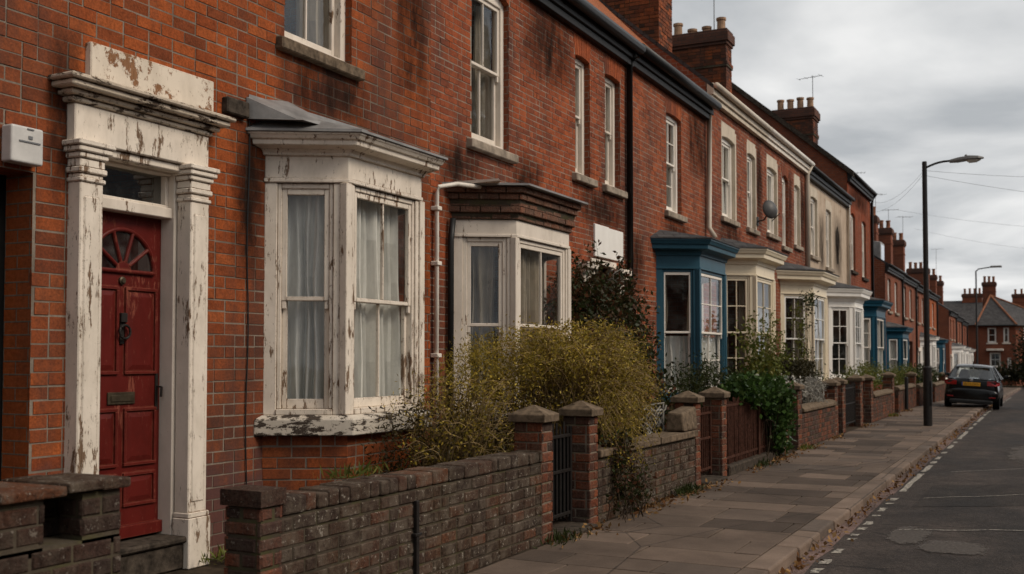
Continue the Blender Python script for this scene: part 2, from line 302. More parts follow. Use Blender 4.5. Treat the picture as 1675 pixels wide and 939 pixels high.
class MB:
    def __init__(s): s.v = []; s.f = []; s.m = []; s.slot = 0
    def quad(s, *ps):
        b = len(s.v); s.v += [Vector(p) for p in ps]; s.f.append(tuple(range(b, b + len(ps)))); s.m.append(s.slot)
    def hexa(s, P, skip=()):               # 0-3 back ring (ccw from the front), 4-7 front ring
        b = len(s.v); s.v += [Vector(p) for p in P]
        for i, q in enumerate(((3, 2, 1, 0), (4, 5, 6, 7), (0, 1, 5, 4), (1, 2, 6, 5), (2, 3, 7, 6), (3, 0, 4, 7))):
            if i in skip: continue
            s.f.append(tuple(b + k for k in q)); s.m.append(s.slot)
    def fbox(s, f, u0, u1, z0, z1, d0, d1, skip=()):
        s.hexa([f.p(u0, z0, d0), f.p(u1, z0, d0), f.p(u1, z1, d0), f.p(u0, z1, d0), f.p(u0, z0, d1), f.p(u1, z0, d1), f.p(u1, z1, d1), f.p(u0, z1, d1)], skip)
    def box(s, x0, x1, y0, y1, z0, z1):
        s.fbox(WF, y0, y1, z0, z1, x0, x1)
    def brick(s, f, u0, u1, z0, z1, d0, d1, bv):   # front arris rounded off
        if bv <= 0: return s.fbox(f, u0, u1, z0, z1, d0, d1, (0,))
        A = [f.p(u0, z0, d0), f.p(u1, z0, d0), f.p(u1, z1, d0), f.p(u0, z1, d0)]
        B = [f.p(u0, z0, d1 - bv), f.p(u1, z0, d1 - bv), f.p(u1, z1, d1 - bv), f.p(u0, z1, d1 - bv)]
        C_ = [f.p(u0 + bv, z0 + bv, d1), f.p(u1 - bv, z0 + bv, d1), f.p(u1 - bv, z1 - bv, d1), f.p(u0 + bv, z1 - bv, d1)]
        b = len(s.v); s.v += A + B + C_
        for i in range(4):
            j = (i + 1) % 4
            s.f += [(b + i, b + j, b + 4 + j, b + 4 + i), (b + 4 + i, b + 4 + j, b + 8 + j, b + 8 + i)]; s.m += [s.slot] * 2
        s.f.append((b + 8, b + 9, b + 10, b + 11)); s.m.append(s.slot)
    def tube(s, pts, r, n=8, cap=True):
        pts = [Vector(p) for p in pts]; rs = r if isinstance(r, (list, tuple)) else [r] * len(pts)
        b = len(s.v); k = len(pts)
        for i, p in enumerate(pts):
            t = (pts[min(i + 1, k - 1)] - pts[max(i - 1, 0)]).normalized()
            a = Vector((0, 0, 1)) if abs(t.z) < .9 else Vector((1, 0, 0))
            x = t.cross(a).normalized(); y = x.cross(t)
            for j in range(n):
                an = 2 * math.pi * j / n
                s.v.append(p + (x * math.cos(an) + y * math.sin(an)) * rs[i])
        for i in range(k - 1):
            for j in range(n):
                s.f.append((b + i * n + j, b + i * n + (j + 1) % n, b + (i + 1) * n + (j + 1) % n, b + (i + 1) * n + j)); s.m.append(s.slot)
        if cap and n > 2:
            s.f += [tuple(b + j for j in reversed(range(n))), tuple(b + (k - 1) * n + j for j in range(n))]; s.m += [s.slot] * 2
    def lathe(s, c, prof, n=16, axis='z'):
        b = len(s.v); c = Vector(c)
        for r, h in prof:
            for j in range(n):
                a = 2 * math.pi * j / n; q = (r * math.cos(a), r * math.sin(a), h)
                if axis == 'x': q = (q[2], q[0], q[1])
                if axis == 'y': q = (q[1], q[2], q[0])
                s.v.append(c + Vector(q))
        for i in range(len(prof) - 1):
            for j in range(n):
                s.f.append((b + i * n + j, b + i * n + (j + 1) % n, b + (i + 1) * n + (j + 1) % n, b + (i + 1) * n + j)); s.m.append(s.slot)
        s.f += [tuple(b + j for j in reversed(range(n))), tuple(b + (len(prof) - 1) * n + j for j in range(n))]; s.m += [s.slot] * 2
    def loft(s, rings, closed=True, caps=True):
        b = len(s.v); n = len(rings[0])
        for r in rings: s.v += [Vector(p) for p in r]
        for i in range(len(rings) - 1):
            for j in range(n if closed else n - 1):
                s.f.append((b + i * n + j, b + i * n + (j + 1) % n, b + (i + 1) * n + (j + 1) % n, b + (i + 1) * n + j)); s.m.append(s.slot)
        if caps:
            s.f += [tuple(b + j for j in reversed(range(n))), tuple(b + (len(rings) - 1) * n + j for j in range(n))]; s.m += [s.slot] * 2
    def leaf(s, p, size, rnd, aspect=.5, up=.3):
        d = Vector((rnd.gauss(0, 1), rnd.gauss(0, 1), rnd.gauss(0, 1) + up)).normalized()
        w = d.cross(Vector((rnd.gauss(0, 1), rnd.gauss(0, 1), rnd.gauss(0, 1)))).normalized() * size * aspect
        b = len(s.v); s.v += [p, p + d * size * .5 + w * .5, p + d * size, p + d * size * .5 - w * .5]
        s.f.append((b, b + 1, b + 2, b + 3)); s.m.append(s.slot)
    def build(s, name, mats, parent=None, bevel=0., smooth=False, seg=1, sub=0):
        if not isinstance(mats, (list, tuple)): mats = [mats]
        off = Vector((0, 0, 0)); q = parent
        while q: off += q.location; q = q.parent
        me = bpy.data.meshes.new(name)
        me.from_pydata([v - off for v in s.v], [], s.f)
        uv = me.uv_layers.new(name='UVMap'); dat = [0.] * (2 * len(me.loops))
        for i, f in enumerate(s.f):
            a, b, c = s.v[f[0]], s.v[f[1]], s.v[f[2]]
            n = (b - a).cross(c - a)
            if n.length > 1e-12: n.normalize()
            h = math.hypot(n.x, n.y)
            if h > .3: tx, ty = -n.y / h, n.x / h
            else: tx, ty = 0., 1.
            ls = me.polygons[i].loop_start
            for k, vi in enumerate(f):
                p = s.v[vi]; U = p.x * tx + p.y * ty
                V = p.z / max(h, .3) if h > .3 else p.x
                dat[2 * (ls + k)] = U; dat[2 * (ls + k) + 1] = V
        uv.data.foreach_set('uv', dat)
        me.polygons.foreach_set('material_index', s.m)
        if smooth: me.polygons.foreach_set('use_smooth', [True] * len(s.f))
        for m in mats: me.materials.append(M[m] if isinstance(m, str) else m)
        me.update()
        o = bpy.data.objects.new(name, me); COL.objects.link(o)
        if parent: o.parent = parent
        if bevel:
            md = o.modifiers.new('edge', 'BEVEL'); md.width = bevel; md.segments = seg; md.limit_method = 'ANGLE'; md.angle_limit = R(50); md.harden_normals = False
        if sub:
            md = o.modifiers.new('smooth', 'SUBSURF'); md.levels = sub; md.render_levels = sub
        return o
WF = F(0, 0, (0, 1))                       # u = y, d = x : the plane of the street fronts

def tag(o, label, cat, group=None):
    o['label'] = label; o['category'] = cat
    if group: o['group'] = group
    return o
def thing(name, label, cat, loc, group=None):
    o = bpy.data.objects.new(name, None); COL.objects.link(o); o.location = loc; o.empty_display_size = .2
    return tag(o, label, cat, group)
def struct(o, kind='structure'): o['kind'] = kind; return o

def gz(s):                                 # the street falls gently away beyond the parked car
    return 0. if s < 36 else -.0135 * (min(s, 112) - 36)

CH = .0875; HDR = .25
def snap(z): return round(z / CH) * CH
def bricks(mb, f, u0, u1, z0, z1, holes=(), proud=.0035, rnd=None, bv=0., L=None, jit=.0028, hdr=None):
    rnd = rnd or random; k = 0; z = z0; L = L or CH * 2.6; hdr = HDR if hdr is None else hdr
    while z < z1 - .03:
        zc = z + CH / 2; zt = min(z + CH, z1)
        segs = [(u0, u1)]
        for (a, b, c, d) in holes:
            if c < zc < d:
                ns = []
                for (p, q) in segs:
                    if b <= p or a >= q: ns.append((p, q)); continue
                    if a > p: ns.append((p, a))
                    if b < q: ns.append((b, q))
                segs = ns
        u = u0 - (L / 2 if k % 2 else 0)
        while u < u1:
            l = L * (.5 if rnd.random() < hdr else 1)
            for (p, q) in segs:
                a = max(u, p); b = min(u + l, q)
                if b - a > .03:
                    g = .006
                    mb.brick(f, a + (g if a > p else 0) + rnd.uniform(-jit, jit), b - (g if b < q else 0) + rnd.uniform(-jit, jit), z + g + rnd.uniform(-jit, jit), zt - g + rnd.uniform(-jit, jit), -.02, proud + rnd.uniform(-jit, jit) * 1.2, bv)
            u += l
        z += CH; k += 1
def sheet_holes(mb, f, u0, u1, z0, z1, holes, d=0.):
    us = sorted({u0, u1, *[min(max(h[i], u0), u1) for h in holes for i in (0, 1)]})
    zs = sorted({z0, z1, *[min(max(h[i], z0), z1) for h in holes for i in (2, 3)]})
    for i in range(len(us) - 1):
        for j in range(len(zs) - 1):
            uc, zc = (us[i] + us[i + 1]) / 2, (zs[j] + zs[j + 1]) / 2
            if any(h[0] < uc < h[1] and h[2] < zc < h[3] for h in holes): continue
            mb.quad(f.p(us[i], zs[j], d), f.p(us[i + 1], zs[j], d), f.p(us[i + 1], zs[j + 1], d), f.p(us[i], zs[j + 1], d))

def curtain(f, u0, u1, z0, z1, d, m, parent, rnd, folds=6, amp=.055):
    mb = MB(); n = folds * 8; ph = rnd.random() * 6; pts = []
    for i in range(n + 1):
        a = i / n
        pts.append((u0 + (u1 - u0) * a, amp * math.sin(a * folds * 6.283 + ph + 1.3 * math.sin(a * 9 + ph)) + amp * .5 * math.sin(a * folds * 2.1 + ph)))
    rows = 5
    for j in range(rows):
        for i in range(n):
            q = []
            for (ii, jj) in ((i, j), (i + 1, j), (i + 1, j + 1), (i, j + 1)):
                t = jj / rows; u, w = pts[ii]
                sag = .03 * math.sin(ii / n * 7 + ph) if jj == 0 else 0
                q.append(f.p(u + .012 * math.sin(jj * 1.7 + ii * .3), z0 + sag + (z1 - z0) * t, d + w * (1.25 - .7 * t)))
            mb.quad(*q)
    return mb.build('curtain', m, parent, smooth=True)

def sash(f, u0, u1, z0, z1, d, parent, m, rnd, vb=1, hb=0, meet=.5, cur=(('net', 0, 1, 0, 1),), pane='glass', st=.045):
    zm = z0 + (z1 - z0) * meet
    for (a, b, dd, low) in ((zm - .018, z1, d, 0), (z0, zm + .018, d - .045, 1)):
        s = MB(); bt = .085 if low else .036; tp = .036 if low else .05
        s.fbox(f, u0, u0 + st, a, b, dd - .04, dd); s.fbox(f, u1 - st, u1, a, b, dd - .04, dd)
        s.fbox(f, u0 + st, u1 - st, a, a + bt, dd - .04, dd); s.fbox(f, u0 + st, u1 - st, b - tp, b, dd - .04, dd)
        for i in range(vb):
            uc = u0 + (u1 - u0) * (i + 1) / (vb + 1)
            s.fbox(f, uc - .01, uc + .01, a + bt, b - tp, dd - .034, dd - .003)
        for i in range(hb):
            zc = a + bt + (b - tp - a - bt) * (i + 1) / (hb + 1)
            s.fbox(f, u0 + st, u1 - st, zc - .01, zc + .01, dd - .033, dd - .004)
        if not low:                          # horns
            for q in (u0, u1 - st): s.fbox(f, q + .004, q + st - .004, a - .07, a, dd - .036, dd - .004)
        s.build('sash', m, parent, bevel=.004)
    p = MB()
    p.quad(f.p(u0 + st * .6, zm, d - .022), f.p(u1 - st * .6, zm, d - .022), f.p(u1 - st * .6, z1 - .03, d - .022), f.p(u0 + st * .6, z1 - .03, d - .022))
    p.quad(f.p(u0 + st * .6, z0 + .04, d - .067), f.p(u1 - st * .6, z0 + .04, d - .067), f.p(u1 - st * .6, zm, d - .067), f.p(u0 + st * .6, zm, d - .067))
    p.build('pane', pane, parent)
    for (cm, a, b, za, zb) in cur:
        curtain(f, u0 + (u1 - u0) * a, u0 + (u1 - u0) * b, z0 + .03 + (z1 - z0) * za, z0 + (z1 - z0) * zb, d - .17, cm, parent, rnd, max(2, int(7.5 * (b - a) * (u1 - u0) + 1)))

def window(root, f, u0, u1, z0, z1, rise, rnd, m='white', vb=1, hb=0, cur=(('net', 0, 1, 0, 1),), sillm='sillstone', rec=.09, detail=True, pane='glass', meet=.52):
    fr = MB(); bx = .075
    fr.fbox(f, u0 - .02, u0 + bx, z0, z1 + rise, -rec - .12, -rec); fr.fbox(f, u1 - bx, u1 + .02, z0, z1 + rise, -rec - .12, -rec)
    fr.fbox(f, u0 + bx, u1 - bx, z1 - .05, z1 + rise, -rec - .12, -rec); fr.fbox(f, u0 + bx, u1 - bx, z0, z0 + .05, -rec - .12, -rec + .02)
    w = fr.build('window', m, root, bevel=.005)
    sash(f, u0 + bx, u1 - bx, z0 + .05, z1 - .05, -rec - .025, w, m, rnd, vb, hb, meet, cur, pane)
    if sillm:
        s = MB(); s.hexa([f.p(u0 - .12, z0 - .13, -.08), f.p(u1 + .12, z0 - .13, -.08), f.p(u1 + .12, z0 + .005, -.08), f.p(u0 - .12, z0 + .005, -.08),
                          f.p(u0 - .12, z0 - .13, .085), f.p(u1 + .12, z0 - .13, .085), f.p(u1 + .12, z0 - .025, .085), f.p(u0 - .12, z0 - .025, .085)])
        s.fbox(f, u0 + .002, u1 - .002, z0 - .02, z0 + .002, -rec - .1, -.082)
        s.build('sill', sillm, w, bevel=.012)
    return w

def reveals(mb, f, u0, u1, z0, z1, dep=.1):
    for q in ([f.p(u0, z0, 0), f.p(u0, z1, 0), f.p(u0, z1, -dep), f.p(u0, z0, -dep)], [f.p(u1, z0, -dep), f.p(u1, z1, -dep), f.p(u1, z1, 0), f.p(u1, z0, 0)],
              [f.p(u0, z1, -dep), f.p(u0, z1, 0), f.p(u1, z1, 0), f.p(u1, z1, -dep)], [f.p(u0, z0, 0), f.p(u0, z0, -dep), f.p(u1, z0, -dep), f.p(u1, z0, 0)]):
        mb.quad(*q)

def arch_z(u, u0, u1, z1, rise):
    a = (u - (u0 + u1) / 2) / ((u1 - u0) / 2); return z1 + rise * (1 - min(1, a * a))
def lintel(mb, f, u0, u1, z1, rise, ztop, rnd, bricky=True):
    n = max(6, int((u1 - u0) / .075)); fan = .07
    if not bricky:                           # one painted head with an arched soffit
        n = 10
    for i in range(n):
        ga = .004 if bricky else 0
        a = u0 + (u1 - u0) * i / n + ga; b = u0 + (u1 - u0) * (i + 1) / n - ga
        za, zb = arch_z(a, u0, u1, z1, rise), arch_z(b, u0, u1, z1, rise)
        k = fan / ((u1 - u0) / 2) if bricky else 0
        mid = (u0 + u1) / 2; ta, tb = a + (a - mid) * k, b + (b - mid) * k
        d1 = .007 + (rnd.uniform(-.0015, .0015) if bricky else 0)
        mb.hexa([f.p(a, za, -.1), f.p(b, zb, -.1), f.p(tb, ztop, -.1), f.p(ta, ztop, -.1), f.p(a, za, d1), f.p(b, zb, d1), f.p(tb, ztop, d1), f.p(ta, ztop, d1)])

def offset_path(path, d):
    out = []; n = len(path); segs = []
    for i in range(n - 1):
        u = Vector((path[i + 1][0] - path[i][0], path[i + 1][1] - path[i][1])).normalized(); nn = Vector((u.y, -u.x))
        segs.append((Vector(path[i]) + nn * d, u))
    x0 = path[0][0]
    p, u = segs[0]; out.append((x0, p.y + u.y * (x0 - p.x) / u.x) if abs(u.x) > 1e-6 else (p.x, p.y))
    for i in range(1, n - 1):
        (p, u), (q, w) = segs[i - 1], segs[i]
        den = u.x * w.y - u.y * w.x; t = ((q.x - p.x) * w.y - (q.y - p.y) * w.x) / den
        out.append((p.x + u.x * t, p.y + u.y * t))
    p, u = segs[-1]; out.append((x0, p.y + u.y * (x0 - p.x) / u.x) if abs(u.x) > 1e-6 else (p.x, p.y))
    return out
def sweep(mb, path, prof):                  # prof: closed (d, z) loop, ccw
    rings = []
    offs = [offset_path(path, d) for d, z in prof]
    for i in range(len(path)):
        rings.append([(offs[j][i][0], offs[j][i][1], prof[j][1]) for j in range(len(prof))])
    mb.loft(rings)

def bay(root, rnd, s0, s1, c0, c1, xf, zs, zh, zt, m, xw=-5.97, basem=('brick1b', 'mort1'), sillm='white_sill', sillh=.11, cornice='timber', roofm='slate', rise=.26, vb=(0, 1), hb=(0, 0), cur=(('net', 0, 1, 0, 1),), fz=.25, sashm=None, pane='glass', meet=.5, post=.11, base=True, stile=.07, over=.17, roofh=None, st=.045):
    sashm = sashm or m
    path = [(xw, s0), (xf, c0), (xf, c1), (xw, s1)]
    fr = MB(); lights = []
    for i in range(3):
        a, b = path[i], path[i + 1]; f = F(a[0], a[1], (b[0] - a[0], b[1] - a[1])); L = math.hypot(b[0] - a[0], b[1] - a[1])
        lo = .02 if i == 0 else post; hi = post if i < 2 else .02
        if i == 1: lo = hi = post * .75
        else: lo, hi = (.11, post) if i == 0 else (post, .11)
        D = -.1
        fr.fbox(f, 0, lo, zs, zh, D, -.002); fr.fbox(f, L - hi, L, zs, zh, D, -.004)
        fr.fbox(f, lo, L - hi, zs, zs + .05, D, .012)
        fr.fbox(f, lo, lo + stile * .5, zs + .05, zh, D, -.022); fr.fbox(f, L - hi - stile * .5, L - hi, zs + .05, zh, D, -.022)
        fr.fbox(f, lo + stile * .5, L - hi - stile * .5, zh - .05, zh, D, -.022)
        lights.append((f, lo + stile * .5, L - hi - stile * .5, i))
        if i == 1:
            for q in (0, L): fr.fbox(f, q - .045, q + .045, zs + .001, zh - .001, -.06, .012)
    sweep(fr, path, [(0.0, zh), (0.0, zh + fz), (-.1, zh + fz), (-.1, zh)])
    sweep(fr, path, [(.014, zh + .0), (.014, zh + .035), (-.09, zh + .035), (-.09, zh + .0)])
    by = fr.build('bay_window', m, root, bevel=.006)
    for f, a, b, i in lights:
        sash(f, a, b, zs + .05, zh - .05, -.035, by, sashm, rnd, vb[1] if i == 1 else vb[0], hb[1] if i == 1 else hb[0], meet, cur if i < 2 else (), pane, st)
    if base:
        bs = MB()
        for i in range(3):
            a, b = path[i], path[i + 1]; f = F(a[0], a[1], (b[0] - a[0], b[1] - a[1])); L = math.hypot(b[0] - a[0], b[1] - a[1])
            bs.slot = 1; bs.quad(f.p(0, 0, 0), f.p(L, 0, 0), f.p(L, zs - sillh, 0), f.p(0, zs - sillh, 0))
            bs.slot = 0; bricks(bs, f, 0.003, L + .004, 0, zs - sillh, (), .0045, rnd, .003)
        bs.build('brick_base', basem, by)
    sl = MB(); sweep(sl, path, [(-.1, zs - sillh), (.1, zs - sillh), (.1, zs - .03), (.02, zs), (-.1, zs)])
    sl.build('sill', sillm, by, bevel=.008)
    z = zh + fz; co = MB()
    if cornice == 'timber':
        h = zt - z
        sweep(co, path, [(-.05, z - .02), (.025, z - .02), (.03, z + .03 * h), (.05, z + .2 * h), (over * .72, z + .34 * h), (over * .75, z + .62 * h), (over * .85, z + .66 * h), (over * .95, z + .85 * h), (over, z + .88 * h), (over, z + h), (-.05, z + h)])
        co.build('cornice', m, by, bevel=.004)
    else:                                   # stepped courses of brick
        co.slot = 1; sweep(co, path, [(-.05, z), (.02, z), (.09, z + .3), (.09, zt - .03), (-.05, zt - .03)]); co.slot = 0
        rows = 5; rh = (zt - z) / rows; outs = (.03, .075, .06, .1, .14)
        for k in range(rows):
            pp = offset_path(path, outs[k])
            for i in range(3):
                a, b = pp[i], pp[i + 1]; f = F(a[0], a[1], (b[0] - a[0], b[1] - a[1])); L = math.hypot(b[0] - a[0], b[1] - a[1]); u = -.1 if k % 2 else 0
                while u < L - .02:
                    q = min(u + .22, L)
                    co.brick(f, max(u, 0) + .003, q - .002, z + k * rh + .003, z + (k + 1) * rh - .004, -.12, rnd.uniform(-.006, .006), .006); u += .226
        co.build('cornice', ['bricktop', 'mortg'], by)
    ro = MB(); o1 = offset_path(path, over * .98 + .02); zz = roofh or (zt + rise)
    T0 = (xw - .005, s0 + .22, zz); T1 = (xw - .005, s1 - .22, zz)
    P = [(p[0], p[1], zt + .012) for p in o1]; Q = [(p[0], p[1], zt + .004) for p in o1]
    for k in (0, 3): P[k] = (xw - .005, P[k][1], P[k][2])
    sweep(ro, path, [(-.05, zt + .001), (over + .02, zt + .001), (over + .02, zt + .022), (-.05, zt + .022)])
    up = [Vector(p) + Vector((0, 0, .012)) for p in P]
    ro.quad(up[0], up[1], T0); ro.quad(up[1], up[2], T1, T0); ro.quad(up[2], up[3], T1)
    ro.build('bay_roof', roofm, by)
    return by

def wall_faces(mb, x0, x1, s0, s1, z0, z1, rnd, bv, jit=.003, mort=1):
    mb.slot = mort; mb.box(x0 + .006, x1 - .006, s0 + .006, s1 - .006, z0 - .05, z1 - .004); mb.slot = 0
    for f, L in ((F(x1 - .006, s0, (0, 1)), s1 - s0), (F(x0, s0 + .006, (1, 0)), x1 - x0), (F(x1, s1 - .006, (-1, 0)), x1 - x0)):
        bricks(mb, f, 0, L, z0, z1, (), .009, rnd, bv, .225, jit, .22)
    f = F(x0 + .006, s1, (0, -1)); bricks(mb, f, 0, s1 - s0, z0, z1, (), .009, rnd, 0, .225, jit)
def chimney(root, x0, x1, y0, y1, zb, zt, rnd, m='btd', pots=4, potm='terrapale', poth=.42, capm='btc', missing=()):
    c = MB()
    if m == 'brickc':
        wall_faces(c, x0, x1, y0, y1, zb, zt - .42, rnd, 0, .004); wall_faces(c, x0 - .035, x1 + .035, y0 - .035, y1 + .035, zt - .96, zt - .87, rnd, 0, .004)
        ch = c.build('chimney', ['brickc', 'mortg'], root)
    else:
        c.box(x0, x1, y0, y1, zb, zt - .42); c.box(x0 - .03, x1 + .03, y0 - .03, y1 + .03, zt - .95, zt - .86)
        ch = c.build('chimney', m, root, bevel=.01)
    k = MB(); k.box(x0 - .04, x1 + .04, y0 - .04, y1 + .04, zt - .42, zt - .34); k.box(x0 - .08, x1 + .08, y0 - .08, y1 + .08, zt - .339, zt - .08); k.box(x0 - .04, x1 + .04, y0 - .04, y1 + .04, zt - .079, zt)
    k.build('chimney_cap', capm, ch, bevel=.012)
    for i in range(pots):
        x = x0 + (x1 - x0) * (i + .5) / pots; h = poth * (1 if i not in missing else .45) * rnd.uniform(.92, 1.08)
        p = MB(); p.lathe((x, (y0 + y1) / 2, zt - .02), [(.13, 0), (.135, .05), (.115, .08), (.11, h - .08), (.135, h - .06), (.135, h), (.1, h), (.095, h - .1)], 14)
        p.build('chimney_pot', potm, ch, smooth=False)
    return ch

def gutter_pipe(root, xw, s0, s1, ze, gm, fm, big=.06):
    g = MB(); g.tube([(xw + .15 + big, s0, ze - .07), (xw + .15 + big, s1, ze - .07)], big, 10); g.build('gutter', gm, root, smooth=True)
    q = MB(); q.box(xw + .012, xw + .152, s0, s1, ze - .24, ze - .01); q.box(xw + .012, xw + .11, s0, s1, ze - .34, ze - .242); q.build('fascia', fm, root, bevel=.006)
def downpipe(root, pts, r, m, brackets=True):
    d = MB(); d.tube(pts, r, 10)
    o = d.build('downpipe', m, root, smooth=True)
    return o

def house(label, s0, s1, ze, zr, mats, seed, wins=(), holes=(), xw=-5.97, xr=-10., xb=-14., gut=('pipe_black', 'black', .085), roofm='tile', real=True, side='bt2', lint='brick', sillm='sillstone', base=0., wm='white', name='terraced_house', group='terraced houses along the street', rec=.075, ridge=True):
    rnd = random.Random(seed)
    root = thing(name, label, 'house', (xw, (s0 + s1) / 2, base), group)
    f = F(xw, 0, (0, 1), oz=0.)
    H = [(a, b, snap(c - base) + base if c > base + .01 else c, snap(d - base) + base) for (a, b, c, d) in holes]
    W = []
    for w in wins:
        u0, u1, z0, z1, rise = w[:5]; W.append((u0, u1, snap(z0 - base) + base, snap(z1 - base) + base, rise, w[5] if len(w) > 5 else {}))
    cut = list(H); mort = list(H); heads = []
    w_ = MB()
    for (u0, u1, z0, z1, rise, o) in W:
        kind = o.get('lint', lint); ex = .04 if kind == 'brick' else .0
        zt = snap(z1 + rise + .26 - base) + base
        cut.append((u0, u1, z0, z1)); cut.append((u0 - ex, u1 + ex, z1 - .001, zt)); mort.append((u0, u1, z0, z1 + rise))
        w_.slot = 0
        if kind == 'brick':
            lintel(w_, f, u0, u1, z1, rise, zt - .004, rnd, True)
        else:
            lb = MB(); lintel(lb, f, u0, u1, z1, rise, zt - .004, rnd, False)
            lb.fbox(f, u1 - .004, u1 + .09, z0, z1 + rise + .2, -.14, .009); lb.fbox(f, u0 - .03, u0 + .004, z0, z1 + rise + .2, -.14, .008)
            heads.append(lb)
    if real:
        w_.slot = 0; bricks(w_, f, s0, s1, base - .0, ze - .1, cut, .0035, rnd)
        w_.slot = 1; sheet_holes(w_, f, s0, s1, base - .3, ze, mort)
        mm = list(mats) + [side]
    else:
        w_.slot = 1; sheet_holes(w_, f, s0, s1, base - .3, ze, mort); mm = [side, mats[0], side]
    w_.slot = 2
    for (u0, u1, z0, z1, rise, o) in W:
        if o.get('lint', lint) == 'brick': reveals(w_, f, u0, u1, z0, z1 + rise, .24)
    for h in H: reveals(w_, f, h[0], h[1], h[2], h[3], .3)
    w_.build('wall', mm, root)
    for lb in heads: lb.build('lintel', 'cream_reveal', root, bevel=.004)
    gb = MB()
    for y, k in ((s0 + .006, 0), (s1 - .006, 1)):
        P = [(xw - .004, y, base - .3), (xw - .004, y, ze), (xr, y, zr - .02), (xb, y, ze), (xb, y, base - .3)]
        gb.quad(*(P if k else reversed(P)))
    gb.quad((xb, s0 + .006, base - .3), (xb, s0 + .006, ze), (xb, s1 - .006, ze), (xb, s1 - .006, base - .3))
    gb.build('side_wall', side, root)
    r = MB(); th = .09
    dx, dz = xw + .15 - xr, (zr - ze) * (xw + .15 - xr) / (xw - xr)
    y0, y1 = s0 + .003, s1 - .003
    for sg in (1, -1):
        e = Vector((xr + sg * dx, 0, zr - dz)); t = Vector((xr, 0, zr))
        A = [Vector((e.x, y0, e.z)), Vector((e.x, y1, e.z)), Vector((t.x, y1, t.z)), Vector((t.x, y0, t.z))]
        if sg < 0: A = A[::-1]; A = [A[2], A[3], A[0], A[1]] if False else A
        r.hexa([a for a in A] + [a + Vector((0, 0, th)) for a in A])
    ro = r.build('roof', roofm, root)
    if ridge:
        rr = MB(); y = y0
        while y < y1 - .1:
            q = min(y + .3, y1); rr.tube([(xr, y + .004, zr + th - .03), (xr, q, zr + th - .03)], .11, 8); y += .3
        rr.build('ridge_tiles', 'terra', ro)
    if gut: gutter_pipe(root, xw, s0 + .004, s1 - .004, ze, *gut)
    for (u0, u1, z0, z1, rise, o) in W:
        window(root, f, u0, u1, z0, z1, rise, rnd, o.get('m', wm), o.get('vb', 1), o.get('hb', 0), o.get('cur', (('net', 0, 1, 0, 1),)), o.get('sill', sillm), o.get('rec', rec), pane=o.get('pane', 'glass'))
    return root, f, rnd

def text(s, size, parent, m, fn, name):
    cu = bpy.data.curves.new(name, 'FONT'); cu.body = s; cu.size = size; cu.align_x = 'CENTER'; cu.align_y = 'CENTER'; cu.extrude = .0015
    t = bpy.data.objects.new(name, cu); COL.objects.link(t)
    dg = bpy.context.evaluated_depsgraph_get(); me = bpy.data.meshes.new_from_object(t.evaluated_get(dg))
    bpy.data.objects.remove(t)
    for v in me.vertices: v.co = fn(v.co)
    me.materials.clear(); me.materials.append(M[m])
    o = bpy.data.objects.new(name, me); COL.objects.link(o); o.parent = parent
    return o
#@@PART2
# ------------------------------------------------------------------ ground, road, pavement
def plane(name, x0, x1, rows, m, zoff, nx=1):
    mb = MB()
    for i in range(len(rows) - 1):
        a, b = rows[i], rows[i + 1]
        mb.quad((x0, a, gz(a) + zoff), (x1, a, gz(a) + zoff), (x1, b, gz(b) + zoff), (x0, b, gz(b) + zoff))
    return struct(mb.build(name, m))
ROWS = [-30, 36, 60, 90, 112, 160]
RZ = -.09
gb = MB()
gb.quad((-700, -300, -1.9), (700, -300, -1.9), (700, 1500, -1.9), (-700, 1500, -1.9))
struct(gb.build('ground', 'ground'))
plane('road', -1.9, 9.5, [-30, 36, 60, 90, 97], 'asphalt', RZ)
plane('front_gardens', -14.2, -3.88, ROWS, 'soil', -.004)
plane('pavement_bed', -3.88, -2.1, [-30, 36, 60, 90, 97], 'joint', -.012)
cr = MB(); cr.quad((-20, 97, gz(97) + RZ), (60, 97, gz(97) + RZ), (60, 104, gz(104) + RZ), (-20, 104, gz(104) + RZ)); struct(cr.build('side_road', 'asphalt'))
vg = MB(); vg.quad((9.5, -30, -.02), (60, -30, -.02), (60, 36, -.02), (9.5, 36, -.02)); vg.quad((9.5, 36, -.02), (60, 36, -.02), (60, 97, gz(97)), (9.5, 97, gz(97))); struct(vg.build('far_pavement', 'slabs'))
vg = MB(); vg.quad((-20, 104, gz(104)), (60, 104, gz(104)), (60, 170, gz(112)), (-20, 170, gz(112))); struct(vg.build('grass_verge', 'ground'))
rnd = random.Random(3)
sl = MB(); s = 1.5
while s < 95:
    w = rnd.choice((.46, .6, .6, .75)); x = -3.88; k = 0
    cuts = [-3.88 + rnd.uniform(.35, .95)]
    while cuts[-1] < -2.4: cuts.append(cuts[-1] + rnd.choice((.62, .78, .92)))
    cuts = [c for c in cuts if c < -2.2] + [-2.102]
    for c in cuts:
        g = .008; z = gz(s + w / 2); h = [rnd.uniform(-.003, .003) for _ in range(4)]
        sl.hexa([(x + g, s + g, z - .03), (c - g, s + g, z - .03), (c - g, s + w - g, z - .03), (x + g, s + w - g, z - .03), (x + g, s + g, gz(s) + h[0]), (c - g, s + g, gz(s) + h[1]), (c - g, s + w - g, gz(s + w) + h[2]), (x + g, s + w - g, gz(s + w) + h[3])], (0,))
        x = c
    s += w
struct(sl.build('pavement', 'slabs', bevel=.004))
kb = MB(); s = 1.
